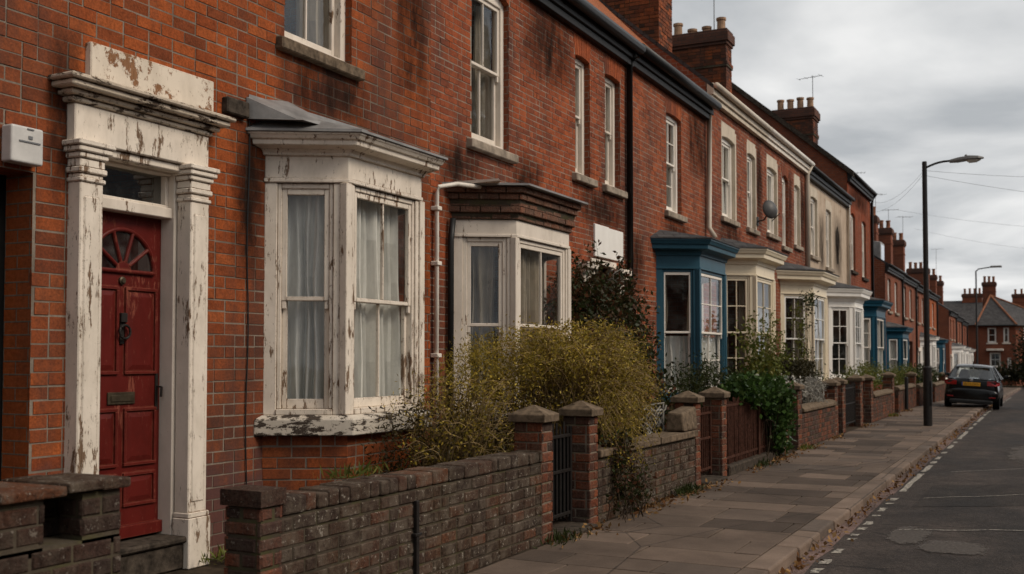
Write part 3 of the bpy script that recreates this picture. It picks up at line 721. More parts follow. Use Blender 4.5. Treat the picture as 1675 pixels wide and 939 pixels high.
while s < 97:
    L = rnd.choice((.75, .92, .92, 1.05)); z0, z1 = gz(s), gz(s + L); j = rnd.uniform(-.008, .008); t = rnd.uniform(-.006, .006)
    kb.hexa([(-2.1, s + .01, z0 - .3), (-1.88 + j, s + .01, z0 - .3), (-1.88 + j, s + L - .01, z1 - .3), (-2.1, s + L - .01, z1 - .3),
             (-2.1, s + .01, z0 + .004), (-1.895 + j, s + .01, z0 + t), (-1.895 + j, s + L - .01, z1 + t), (-2.1, s + L - .01, z1 + .004)])
    s += L
struct(kb.build('kerb', 'kerb', bevel=.018, seg=2))
gs = MB(); s = 1.
while s < 97:
    L = rnd.uniform(.6, 1.0)
    gs.quad((-1.89, s + .004, gz(s) + RZ + .004), (-1.735 + rnd.uniform(-.02, .02), s + .004, gz(s) + RZ + .004), (-1.735 + rnd.uniform(-.02, .02), s + L - .004, gz(s + L) + RZ + .004), (-1.89, s + L - .004, gz(s + L) + RZ + .004)); s += L
struct(gs.build('gutter_strip', 'gutterstrip'))
ln = MB()
def dash(a, b, w=.075, x=-1.66):
    n = max(2, int((b - a) / .3)); e = [(rnd.uniform(-.012, .012), rnd.uniform(-.014, .014)) for _ in range(n + 1)]
    for i in range(n):
        p, q = a + (b - a) * i / n, a + (b - a) * (i + 1) / n
        ln.quad((x - w / 2 + e[i][0], p, gz(p) + RZ + .005), (x + w / 2 + e[i][1], p + .03, gz(p) + RZ + .005), (x + w / 2 + e[i + 1][1], q + .03, gz(q) + RZ + .005), (x - w / 2 + e[i + 1][0], q, gz(q) + RZ + .005))
for a, b in ((8.6, 8.8), (9.0, 9.22), (9.55, 9.78), (10.3, 10.4), (10.55, 10.68), (10.95, 11.1), (11.3, 11.55), (11.95, 12.05), (12.35, 12.65), (13.0, 13.12), (13.35, 13.6), (14.3, 16.6), (16.9, 18.0), (18.3, 18.7)): dash(a, b)
s = 19.1
while s < 60:
    b = s + rnd.choice((.35, .5, .9, 2.6)); dash(s, b); s = b + rnd.uniform(.3, .9)
struct(ln.build('road_marking', 'line'))
def patch(name, pts, m, z):
    mb = MB(); mb.quad(*[(x, y, RZ + z) for x, y in pts]); return struct(mb.build(name, m))
patch('asphalt_patch', [(-.78 + .34 * math.cos(a) + .03 * math.sin(5 * a), 10.3 + .42 * math.sin(a)) for a in [i * math.pi / 12 for i in range(24)]], 'patch', .008)
patch('asphalt_patch', [(-1.4, 10.2), (-1.0, 10.3), (-.98, 11.1), (-1.2, 11.5), (-1.42, 11.2)], 'patch', .006)
patch('asphalt_patch', [(-.6, 18), (1.2, 19), (1.4, 24), (-.9, 23)], 'patch', .007)
patch('asphalt_patch', [(-1.4, 12.9), (1.5, 14.6), (2.4, 17.6), (-1.38, 15.2)], 'asphalt3', .003)
sm = MB()
for (p, q) in (((-1.36, 13.7), (2.5, 17.0)), ((-1.3, 17.0), (3.2, 22.0)), ((-1.32, 11.1), (1.5, 12.4))):
    n = 14; w = .012
    for i in range(n):
        a = [p[k] + (q[k] - p[k]) * i / n for k in (0, 1)]; b = [p[k] + (q[k] - p[k]) * (i + 1) / n for k in (0, 1)]
        da, db = .03 * math.sin(i * 1.9), .03 * math.sin((i + 1) * 1.9)
        sm.quad((a[0], a[1] + da - w, RZ + .011), (b[0], b[1] + db - w, RZ + .011), (b[0], b[1] + db + w, RZ + .011), (a[0], a[1] + da + w, RZ + .011))
struct(sm.build('road_seam', 'line'))

# ------------------------------------------------------------------ the near houses
NETF = (('net', 0, 1, 0, 1),)
NETH = (('net', .0, .42, 0, 1), ('drape', .72, 1, 0, 1))
LOWN = (('net', 0, 1, 0, .52),)
# house 1: peeling door surround and bay
CH = .094; HDR = .22
h1, f1, r1 = house('orange-red brick house with the red front door and peeling white bay', 2.2, 9.95, 6.6, 10.62, ('brick1', 'mort1'), 11,
    wins=[(7.45, 8.47, 4.46, 6.15, .12, dict(cur=(('drape', .55, 1, 0, 1),), m='white_old', sill='coping'))],
    holes=[(5.34, 6.24, 0, 3.06), (3.6, 4.87, 0, 2.79), (7.27, 9.05, 1.0, 3.2)], side='bt1')
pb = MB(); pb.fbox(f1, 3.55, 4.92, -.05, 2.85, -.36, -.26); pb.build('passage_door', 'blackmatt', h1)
bk = MB(); bk.fbox(f1, 6.66, 6.93, 3.585, 3.72, -.02, .07); bk.build('corbel_block', 'stonedark', h1, bevel=.012)

def door_surround(root, f, u, m='white_peel', panel=True):
    """u: left edge of the left pilaster; the opening is .90 wide"""
    s = MB(); s.fbox(f, u - .02, u + 1.28, 3.08, 3.34, -.02, .085); s.fbox(f, u + .19, u + 1.05, 3.02, 3.079, -.1, .05)
    ds = s.build('door_surround', m, root, bevel=.008)
    for a in (u, u + 1.05):
        p = MB(); p.fbox(f, a, a + .2, .4, 2.86, -.02, .12); p.fbox(f, a + .035, a + .165, .5, 2.7, .1, .128)
        p.fbox(f, a - .02, a + .22, 0, .38, -.02, .15); p.fbox(f, a - .012, a + .212, .38, .42, -.02, .14)
        p.fbox(f, a - .012, a + .212, 2.8, 2.83, -.02, .135)
        for k, (z0, z1, o) in enumerate(((2.861, 2.9, .02), (2.9, 2.96, .008), (2.961, 3.0, .025), (3.001, 3.04, .045), (3.041, 3.078, .06))): p.fbox(f, a - o, a + .2 + o, z0, z1, -.02, .12 + o)
        p.build('pilaster', m, ds, bevel=.007)
    c = MB()
    for z0, z1, o, d in ((3.341, 3.38, .02, .11), (3.381, 3.42, .06, .15), (3.421, 3.465, .11, .21), (3.466, 3.5, .14, .245)): c.fbox(f, u - .04 - o, u + 1.28 + o, z0, z1, -.02, d)
    c.build('cornice', 'white_cornice' if m == 'white_peel' else m, ds, bevel=.01)
    if panel:
        p = MB(); p.fbox(f, u + .13, u + 1.36, 3.501, 3.8, -.02, .06); p.build('panel', 'white_panel' if m == 'white_peel' else 'white_clean', ds, bevel=.008)
    return ds
door_surround(h1, f1, 5.15)
# door
fr = MB(); fr.fbox(f1, 5.34, 5.39, .2, 3.06, -.24, -.03); fr.fbox(f1, 6.18, 6.24, .2, 3.06, -.24, -.03); fr.fbox(f1, 5.39, 6.18, 2.67, 2.75, -.24, -.05); fr.fbox(f1, 5.39, 6.18, 3.0, 3.06, -.24, -.05)
fr.fbox(f1, 5.39, 6.18, 2.75, 2.775, -.24, -.09); fr.fbox(f1, 5.39, 5.42, 2.775, 3.0, -.24, -.09); fr.fbox(f1, 6.15, 6.18, 2.775, 3.0, -.24, -.09)
dfm = fr.build('door_frame', 'white_old', h1, bevel=.006)
g = MB(); g.quad(f1.p(5.42, 2.775, -.14), f1.p(6.15, 2.775, -.14), f1.p(6.15, 3.0, -.14), f1.p(5.42, 3.0, -.14)); g.build('fanlight', 'glassd', dfm)
d = MB(); D0, D1 = -.24, -.16
d.fbox(f1, 5.39, 6.18, .27, 2.67, D0, D1)
def panel(u0, u1, z0, z1):
    for (a, b, c, e) in ((u0 - .025, u1 + .025, z0 - .025, z0), (u0 - .025, u1 + .025, z1, z1 + .025), (u0 - .025, u0, z0, z1), (u1, u1 + .025, z0, z1)): d.fbox(f1, a, b, c, e, D1 - .01, D1 + .02)
    b = [f1.p(u0, z0, D1 + .001), f1.p(u1, z0, D1 + .001), f1.p(u1, z1, D1 + .001), f1.p(u0, z1, D1 + .001)]; i = .045
    t = [f1.p(u0 + i, z0 + i, D1 + .014), f1.p(u1 - i, z0 + i, D1 + .014), f1.p(u1 - i, z1 - i, D1 + .014), f1.p(u0 + i, z1 - i, D1 + .014)]; d.hexa(b + t)
for a, b in ((5.46, 5.73), (5.84, 6.11)):
    panel(a, b, 1.5, 2.1); panel(a, b, .82, 1.2); panel(a, b, .52, .72)
d.fbox(f1, 5.39, 6.18, .27, .36, D1, D1 + .045)
uc, zc, rr = 5.785, 2.24, .31
arc = [f1.p(uc + rr * math.cos(a), zc + rr * math.sin(a), D1 + .012) for a in [i * math.pi / 20 for i in range(21)]]
d.tube(arc, .018, 6); d.tube([f1.p(uc - rr, zc, D1 + .012), f1.p(uc + rr, zc, D1 + .012)], .018, 6)
for a in (36, 72, 108, 144): d.tube([f1.p(uc + .07 * math.cos(R(a)), zc + .07 * math.sin(R(a)), D1 + .012), f1.p(uc + rr * math.cos(R(a)), zc + rr * math.sin(R(a)), D1 + .012)], .016, 6)
hub = [f1.p(uc + .075 * math.cos(i * math.pi / 10), zc + .075 * math.sin(i * math.pi / 10), D1 + .02) for i in range(11)]
d.quad(*hub)
dr = d.build('front_door', 'red', h1, bevel=.004)
g = MB(); g.quad(*[f1.p(uc + .3 * math.cos(i * math.pi / 20), zc + .3 * math.sin(i * math.pi / 20), D1 + .005) for i in range(21)]); g.build('sunburst_glass', 'glassd', dr)
k = MB(); k.fbox(f1, 5.755, 5.815, 1.86, 1.93, D1, D1 + .04); k.fbox(f1, 5.765, 5.805, 1.70, 1.86, D1, D1 + .018)
k.tube([f1.p(5.785 + .05 * math.sin(a), 1.81 - .05 * math.cos(a) - .02, D1 + .045) for a in [i * math.pi / 8 for i in range(17)]], .011, 6); k.build('knocker', 'irondark', dr, bevel=.004)
k = MB(); k.lathe((0, 0, 0), [(.03, 0), (.03, .015), (.018, .02), (.018, .028)], 12, 'x'); k.v = [v + f1.p(5.785, 2.17, D1 + .001) for v in k.v]; k.build('lock', 'brass', dr)
k = MB(); k.fbox(f1, 5.66, 5.92, 1.255, 1.345, D1, D1 + .014); k.fbox(f1, 5.685, 5.895, 1.275, 1.325, D1 + .014, D1 + .021); k.build('letterbox', 'brass', dr, bevel=.004)
k = MB(); k.fbox(f1, 6.125, 6.155, 1.2, 1.48, D1, D1 + .012); k.tube([f1.p(6.14, 1.38, D1 + .01), f1.p(6.14, 1.375, D1 + .06), f1.p(6.14, 1.3, D1 + .055)], .011, 6); k.build('handle', 'irondark', dr, bevel=.003)
st = MB(); st.fbox(f1, 5.3, 6.26, 0, .2, -.3, .1); st.fbox(f1, 5.28, 6.20, .2, .25, -.3, .13); st.build('doorstep', 'stonedark', h1, bevel=.015)
bay(h1, r1, 7.2, 9.12, 7.56, 8.76, -5.35, 1.11, 3.1, 3.5, 'white_peel', cur=NETF, sillh=.17, rise=.25, roofm='lead', post=.13, over=.2)
fl = MB(); fl.quad((-5.955, 6.97, 3.76), (-5.955, 8.6, 3.8), (-5.955, 8.75, 3.84), (-5.955, 6.98, 3.81))
fl.hexa([(-5.96, 6.96, 3.6), (-5.5, 7.12, 3.575), (-5.5, 7.5, 3.58), (-5.96, 7.5, 3.65), (-5.96, 6.95, 3.78), (-5.6, 7.16, 3.6), (-5.55, 7.5, 3.64), (-5.96, 7.5, 3.86)]); fl.build('lead_flashing', 'lead', h1)
# house 2
CH = .077; HDR = .3
h2, f2, r2 = house('red brick house with the brick-topped bay and overgrown front garden', 9.95, 16.1, 6.6, 10.75, ('brick2', 'mort2'), 12,
    wins=[(10.88, 11.85, 4.13, 5.98, .12, dict(m='white_old', cur=(('net', .1, .38, 0, .55), ('drape', .62, 1, 0, 1)))),
          (13.95, 14.5, 4.2, 5.93, .03, dict(m='white_old', rec=.09)), (15.1, 15.75, 4.2, 5.93, .03, dict(m='white_old', rec=.09))],
    holes=[(10.55, 12.75, 1.0, 3.0), (14.55, 15.45, 0, 3.06)])
by2 = bay(h2, r2, 10.45, 12.85, 10.82, 12.3, -5.35, .98, 2.96, 3.52, 'white_old', basem=('brick2', 'mort2'), cornice='brick', cur=(('drape', 0, .8, 0, 1),), rise=.05, fz=.2, roofm='lead', over=.2, vb=(0, 1), stile=.1, roofh=3.62)
fl = MB()
rq = random.Random(6); fl.loft([[(-5.9, y, 3.53), (-5.9, y, 3.57), (x, y, 3.552 + h * .4), (x + .02, y, 3.538)] for y, x, h in [(10.36 + i * .1, -5.38 + rq.uniform(-.1, .07), rq.uniform(0, .03)) for i in range(13)]]); fl.build('lead_sheet', 'white_old', by2)
ds = MB(); ds.fbox(f2, 14.5, 14.56, 0, 3.06, -.1, .03); ds.fbox(f2, 15.44, 15.5, 0, 3.06, -.1, .03); ds.fbox(f2, 14.56, 15.44, 2.98, 3.06, -.1, .03); ds2 = ds.build('door_surround', 'white_old', h2, bevel=.006)
p = MB(); p.fbox(f2, 14.62, 15.17, 3.1, 3.58, -.01, .035); p.fbox(f2, 15.176, 15.8, 3.1, 3.57, -.01, .03); p.build('panel', 'white_clean', ds2, bevel=.006)
for u in (14.05, 15.42):
    p = MB(); p.fbox(f2, u, u + .3, 0, 2.8, -.02, .09); p.fbox(f2, u - .03, u + .33, 2.801, 2.87, -.02, .13); p.fbox(f2, u - .06, u + .36, 2.871, 2.96, -.02, .18); p.build('pilaster', 'white_old', ds2, bevel=.01)
db = MB(); db.fbox(f2, 14.55, 15.45, .1, 3.02, -.24, -.16); db.build('front_door', 'blackmatt', h2)
for z in (.6, 1.6, 2.6, 3.2):
    pk = MB(); pk.box(-5.965, -5.872, 9.955, 10.045, z, z + .045); pk.build('pipe_bracket', 'pipe_white', h2, bevel=.006)
downpipe(h2, [(-5.62, 10.45, 3.5), (-5.75, 10.16, 3.5), (-5.9, 10.02, 3.46), (-5.915, 10.0, 3.38), (-5.915, 10.0, .05)], .025, 'pipe_white')
downpipe(h2, [(-5.9, 10.33, 3.15), (-5.915, 10.31, 2.9), (-5.915, 10.31, .05)], .035, 'pipe_black')
downpipe(h2, [(-5.77, 16.0, 6.56), (-5.78, 16.0, 6.4), (-5.9, 16.0, 6.3), (-5.9, 16.0, 0.05)], .05, 'pipe_black')
# house 3
CH = .0825
h3, f3, r3 = house('red brick house with the nearest blue bay', 16.1, 20.55, 6.62, 10.75, ('brick3', 'mort2'), 13,
    wins=[(18.03, 18.9, 4.2, 5.94, .03, dict(hb=1, cur=(('net', 0, .5, 0, 1), ('drape', .7, 1, 0, 1))))], holes=[(17.55, 19.95, 1.0, 3.2)])
bay(h3, r3, 17.45, 20.05, 17.86, 19.5, -5.32, .95, 3.12, 3.62, 'blue', basem=('brick3', 'mort2'), sillm='blue', cur=(('net', 0, 1, 0, .47), ('drape', 0, .22, .5, 1)), vb=(0, 1), hb=(0, 1), post=.12, sashm='white', pane='glass', over=.24, rise=.2, st=.026)
downpipe(h3, [(-5.78, 20.45, 6.55), (-5.88, 20.45, 6.4), (-5.9, 20.45, 4.15), (-5.78, 20.45, 3.95)], .05, 'pipe_cream')
# houses 4, 5, 6
h4, f4, r4 = house('red brick house with cream window heads and the cream bay', 20.55, 25.2, 7.05, 10.5, ('brick4', 'mort2'), 14,
    wins=[(21.65, 22.7, 4.55, 6.2, .05, dict(lint='cream', vb=1)), (23.75, 24.5, 4.55, 6.2, .05, dict(lint='cream', cur=()))], holes=[(21.5, 23.85, 1.0, 3.3)], gut=('pipe_cream', 'cream_reveal'), roofm='slate2')
bay(h4, r4, 21.4, 23.95, 21.86, 23.5, -5.32, .95, 3.28, 3.82, 'cream', basem=('brick4', 'mort2'), sillm='cream', vb=(1, 1), hb=(1, 1), cur=(('drape', .7, 1, 0, 1), ('drape', 0, .18, 0, 1)), over=.26, post=.14)
h5, f5, r5 = house('red brick house with the large white-framed bay and stained brickwork', 25.2, 30.3, 7.05, 10.5, ('brick4', 'mort2'), 15,
    wins=[(25.65, 26.7, 4.6, 6.2, .05, dict(lint='cream', vb=1)), (27.3, 28.0, 4.45, 6.15, .1, dict(cur=())), (28.75, 29.45, 4.6, 6.2, .05, dict(lint='cream'))], holes=[(27.1, 30.1, 1.0, 3.2)], gut=('pipe_white', 'white_old'), roofm='slate2')
bay(h5, r5, 27.0, 30.2, 27.75, 29.6, -5.3, .95, 3.2, 3.78, 'cream', basem=('brick4', 'mort2'), sillm='white', vb=(1, 1), hb=(1, 1), sashm='white_clean', cur=(('drape', .55, 1, 0, 1),), over=.3, post=.2)
downpipe(h5, [(-5.78, 30.2, 6.95), (-5.9, 30.2, 6.7), (-5.9, 30.2, 4.0)], .06, 'pipe_cream')
h6, f6, r6 = house('cream rendered house with flaking front and white bay', 30.3, 37.28, 6.98, 10.5, ('cream_render', 'cream_render'), 16,
    wins=[(30.95, 31.95, 4.55, 6.15, .05, dict(lint='cream', cur=())), (33.3, 34.2, 4.4, 6.1, .05, dict(lint='cream', cur=()))], holes=[(33.7, 36.5, 1.0, 3.1)], gut=('black', 'black'), roofm='slate2', real=False, side='cream_render')
bay(h6, r6, 33.6, 36.6, 34.3, 35.95, -5.3, .95, 3.15, 3.72, 'white_clean', basem=('brick4', 'mort2'), sillm='white', vb=(1, 1), hb=(1, 1), cur=(), over=.28, post=.2, pane='glassd', fz=.2)
downpipe(h6, [(-5.78, 37.1, 6.9), (-5.9, 37.1, 6.7), (-5.9, 37.1, 4.0)], .055, 'pipe_white')
sp = MB(); sp.quad(*[(-5.966, 35.3 + .3 * math.cos(a) * (1 + .25 * math.sin(3 * a)), 5.2 + .62 * math.sin(a)) for a in [i * math.pi / 10 for i in range(20)]]); sp.build('bare_patch', 'stonedark', h6)
h7, f7, r7 = house('tall bright red brick house with high gable above its neighbours', 37.3, 42.6, 7.9, 11.3, ('brick7', 'mort1'), 17,
    wins=[(37.95, 38.9, 4.6, 6.5, .1, dict(cur=())), (40.4, 41.4, 4.5, 6.5, .1, dict(cur=(), vb=1))], holes=[(37.7, 41.1, 1.0, 3.0)], roofm='slate2', gut=('black', 'black'), sillm='stonedark', side='btg')
vr = MB()
for sg in (1, -1): vr.hexa([(-5.75 if sg > 0 else -14.2, 37.22, 7.7), (-5.75 if sg > 0 else -14.2, 37.42, 7.7), (-10, 37.42, 11.3), (-10, 37.22, 11.3), (-5.75 if sg > 0 else -14.2, 37.22, 7.9), (-5.75 if sg > 0 else -14.2, 37.42, 7.9), (-10, 37.42, 11.5), (-10, 37.22, 11.5)])
vr.build('verge', 'stonedark', h7)
bay(h7, r7, 37.6, 41.2, 38.3, 40.5, -5.2, .9, 3.0, 3.55, 'blue2', basem=('brick7', 'mort1'), sillm='blue2', vb=(1, 1), hb=(1, 0), sashm='white', cur=(('net', .45, 1, 0, 1), ('net', 0, 1, 0, .5)), over=.26, post=.18)
downpipe(h7, [(-5.75, 42.5, 7.8), (-5.9, 42.52, 7.5), (-5.9, 42.52, 0)], .055, 'black')
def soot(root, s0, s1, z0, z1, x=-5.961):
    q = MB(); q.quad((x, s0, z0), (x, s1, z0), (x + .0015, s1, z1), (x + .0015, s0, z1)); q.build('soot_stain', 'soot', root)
for args in ((h1, 6.75, 7.25, 2.2, 3.75), (h1, 7.3, 8.9, 3.75, 4.4), (h1, 9.2, 9.93, 4.2, 6.5), (h1, 2.3, 5.1, 4.0, 6.4), (h1, 9.1, 9.94, 1.6, 3.6), (h1, 4.95, 5.25, 2.6, 3.9), (h2, 9.97, 11.2, 3.45, 4.1), (h2, 11.9, 12.9, 3.3, 4.3), (h2, 13.8, 16.0, 3.5, 4.15), (h2, 12.2, 13.9, 5.2, 6.4),
             (h3, 16.15, 16.9, 2.6, 3.7), (h3, 17.7, 19.5, 3.5, 4.1), (h3, 19.2, 20.5, 5.0, 6.5), (h4, 21.3, 23.2, 3.9, 4.5), (h4, 24.5, 25.2, 4.5, 6.8), (h5, 27.9, 28.5, 4.2, 6.6), (h5, 29.4, 30.2, 4.2, 6.8), (h6, 32.1, 33.1, 3.9, 6.0), (h6, 34.5, 36.2, 4.0, 6.2), (h7, 37.4, 42, 6.8, 7.7)): soot(*args)
rc = random.Random(5)
chimney(h3, -8.75, -7.3, 21.6, 22.5, 7.2, 11.4, rc, 'brickc', pots=4)
chimney(h5, -9.1, -7.5, 27.7, 28.25, 7.5, 10.35, rc, 'brickc', pots=4, missing=(1, 2))
chimney(h7, -8.65, -7.25, 38.2, 39.1, 8.2, 10.45, rc, 'brickc', pots=4, poth=.45)

CH = .0875
# ------------------------------------------------------------------ the farther terraces
def far_house(label, s0, s1, ze, zr, seed, bm, baym, door_first=False, group='houses of the far terraces', xw=-6.1, roofm='slate2', curs=((),), chim=True, dormer=False, side='btg', bf=(.36, .46, .75, .85)):
    b = gz((s0 + s1) / 2) - .02; L = s1 - s0; rnd = random.Random(seed)
    w1, w2 = s0 + L * .14, s0 + L * .56
    root, f, r = house(label, s0, s1, ze, zr, (bm, 'mort1'), seed, wins=[(w1, w1 + L * .17, ze - 2.0, ze - .62, .1, dict(cur=rnd.choice(curs), m='white_clean')), (w2, w2 + L * .17, ze - 2.0, ze - .62, .1, dict(cur=rnd.choice(curs), m='white_clean'))],
        holes=[(s0 + L * (bf[1] + .02), s0 + L * bf[2], b + .9, b + 2.7)], xw=xw, xr=-10.2, real=False, side=bm, gut=('black', 'black'), roofm=roofm, base=b, name='terraced_house', group=group, ridge=False)
    if baym:
        bay(root, r, s0 + L * bf[0], s0 + L * bf[3], s0 + L * bf[1], s0 + L * bf[2], xw + .6, b + .85, b + 2.65, b + 3.1, baym, xw=xw, base=False, sillm='white', vb=(0, 0), cur=NETF if seed % 2 else LOWN, sashm='white_clean', over=.2, post=.2, fz=.2)
        q = MB(); q.box(xw - .02, xw + .5, s0 + L * (bf[0] + .04), s0 + L * (bf[3] - .04), b, b + .74); q.build('bay_base', side, root)
    do = .66 if bf[0] < .1 else 0
    dd = MB(); dd.fbox(f, s0 + L * (.12 + do), s0 + L * (.28 + do), b, b + 2.1, -.02, .03); dd.build('front_door', rnd.choice(('black', 'blue2', 'red')), root, bevel=.01)
    dc = MB(); dc.fbox(f, s0 + L * (.09 + do), s0 + L * (.119 + do), b, b + 2.3, -.02, .06); dc.fbox(f, s0 + L * (.281 + do), s0 + L * (.31 + do), b, b + 2.3, -.02, .06); dc.fbox(f, s0 + L * (.08 + do), s0 + L * (.32 + do), b + 2.3, b + 2.5, -.02, .12); dc.build('door_case', 'white_old', root, bevel=.01)
    downpipe(root, [(xw + .18, s1 - .12, ze - .05), (xw + .07, s1 - .12, ze - .4), (xw + .07, s1 - .12, b)], .05, 'black')
    if chim: chimney(root, -9.4, -7.9, s1 - .7, s1 + .1, ze + .9, zr + .75, rnd, pots=4, m='btg', potm='terra', poth=.5)
    if dormer:
        dm = MB(); yc = s0 + L * .55; dm.hexa([(-6.6, yc - .6, ze + .3), (-6.6, yc + .6, ze + .3), (-8.4, yc + .6, ze + .5), (-8.4, yc - .6, ze + .5), (-6.6, yc - .6, ze + 1.2), (-6.6, yc + .6, ze + 1.2), (-8.4, yc + .6, ze + 1.45), (-8.4, yc - .6, ze + 1.45)])
        dm.build('dormer', 'lead', root, bevel=.02); g = MB(); g.quad((-6.59, yc - .5, ze + .4), (-6.59, yc + .5, ze + .4), (-6.59, yc + .5, ze + 1.1), (-6.59, yc - .5, ze + 1.1)); g.build('dormer_window', 'glassd', root)
    return root
CU = (NETF, NETF, (), LOWN)
far_house('first low terraced house after the tall one, with blue bay and roof dormer', 47.6, 53.3, 5.6, 8.3, 21, 'bt2', 'blue2', dormer=True, curs=CU, bf=(.03, .12, .5, .62))
far_house('second low terraced house beyond the roof dormer', 53.3, 59.1, 5.55, 8.3, 22, 'bt2', None, curs=CU)
far_house('third low terraced house with white bay, seen left of the lamp post', 59.1, 65, 5.45, 8.3, 23, 'bt2', 'white_clean', curs=CU)
far_house('last house of the low terrace, with blue bay right of the lamp post', 65, 71, 5.4, 8.2, 24, 'bt1', 'blue2', curs=CU)
far_house('first house of the farthest terrace, with exposed end wall', 80.5, 86.5, 4.9, 7.6, 25, 'bt2', 'white_clean', curs=CU)
far_house('second house of the farthest terrace behind the parked car roof', 86.5, 92.5, 4.75, 7.5, 26, 'bt2', 'white_clean', curs=CU)
far_house('third house of the farthest terrace, nearest the end house', 92.5, 98.5, 4.6, 7.4, 27, 'btg', 'white_clean', curs=CU)
# house across the end of the street
def end_house():
    b = gz(106); x0, x1, y0, ze, zr = -5.5, -2.5, 106., 4.6, 7.4
    root = thing('end_house', 'grey-roofed red brick house facing down the street from its far end', 'house', (-3, y0, b))
    f = F(x0, y0, (1, 0)); f2 = F(x1, y0, (4.2, 5.)); L2 = math.hypot(4.2, 5.); rnd = random.Random(9)
    w = MB()
    for ff, L, W in ((f, 3.0, [(.7, 1.4, 2.95, 4.3), (2.0, 2.45, 2.95, 4.3), (.85, 1.75, .75, 2.05), (2.3, 2.6, .5, 1.6)]), (f2, L2, [(1.0, 1.7, 2.95, 4.3), (3.4, 4.3, 2.95, 4.3), (2.2, 3.6, .5, 2.0)])):
        w.slot = 0; sheet_holes(w, ff, 0, L, b - .5, ze, W); w.slot = 1
        for q in W: reveals(w, ff, *q, .2); window(root, ff, *q, 0, rnd, 'white_clean', vb=1 if q[1] - q[0] > .8 else 0, cur=(), sillm='white_old', pane='glassd', rec=.05)
    w.slot = 0; w.quad((x0, y0 + 9, b - .5), (x0, y0, b - .5), (x0, y0, ze), (x0, y0 + 9, ze)); w.quad((1.7, y0 + 5, b - .5), (1.7, y0 + 9, b - .5), (1.7, y0 + 9, ze), (1.7, y0 + 5, ze)); w.quad((1.7, y0 + 9, b - .5), (x0, y0 + 9, b - .5), (x0, y0 + 9, ze), (1.7, y0 + 9, ze))
    w.build('wall', ['btg', 'btg'], root)
    r = MB(); e = .3; A = [(x0 - e, y0 - e, ze - .1), (x1 + e * .4, y0 - e, ze - .1), (1.7 + e, y0 + 4.7, ze - .1), (1.7 + e, y0 + 9 + e, ze - .1), (x0 - e, y0 + 9 + e, ze - .1)]; p = (-4.7, y0 + 4., zr)
    for k in range(5): r.quad(A[k], A[(k + 1) % 5], p)
    r.quad(*A[::-1]); ro = r.build('roof', 'slate2', root)
    h = MB()
    for a in A[:3]: h.tube([Vector(a) + Vector((0, 0, .05)), Vector(p) + Vector((0, 0, .05))], .09, 6)
    h.build('hip_tiles', 'terra', ro)
    cp = MB(); cp.fbox(f, .6, 2.0, 2.2, 2.4, -.02, .45); cp.build('canopy', 'white_old', root, bevel=.03)
    chimney(root, -5.4, -4.25, y0 + 4.4, y0 + 5.3, 5.5, 8.75, rnd, pots=3, m='btg', potm='terra', poth=.6)
    g = MB(); g.tube([(A[0][0], A[0][1] - .05, ze - .1), (A[1][0], A[1][1] - .05, ze - .1)], .07, 8); g.tube([A[1], A[2]], .07, 8); g.build('gutter', 'black', root)
end_house()
def back_house(label, x0, x1, y0, ze, zr, cx, ct, pots):
    b = gz(120); root = thing('background_house', label, 'house', ((x0 + x1) / 2, y0, b))
    w = MB(); w.box(x0, x1, y0, y0 + 8, b - .5, ze); w.build('wall', 'btg', root)
    r = MB(); r.quad((x0 - .3, y0 - .4, ze - .1), (x1 + .3, y0 - .4, ze - .1), (x1 + .3, y0 + 4, zr), (x0 - .3, y0 + 4, zr)); r.quad((x1 + .3, y0 + 8.4, ze - .1), (x0 - .3, y0 + 8.4, ze - .1), (x0 - .3, y0 + 4, zr), (x1 + .3, y0 + 4, zr))
    r.quad((x0, y0, ze - .1), (x0, y0 + 4, zr - .1), (x0, y0 + 8, ze - .1)); r.build('roof', 'slate2', root)
    chimney(root, cx, cx + 1.9, y0 + 3.6, y0 + 4.6, zr - 1, ct, random.Random(3), pots=pots, m='btg', potm='terra', poth=.6)
back_house('house behind the end house, its long chimney left of the far lamp', -15, -5.2, 118, 5., 7.6, -7.9, 8.3, 4)
back_house('house at the right edge showing only roof and chimney', -4.2, 10, 128, 5.2, 7.4, -3.4, 8.7, 3)

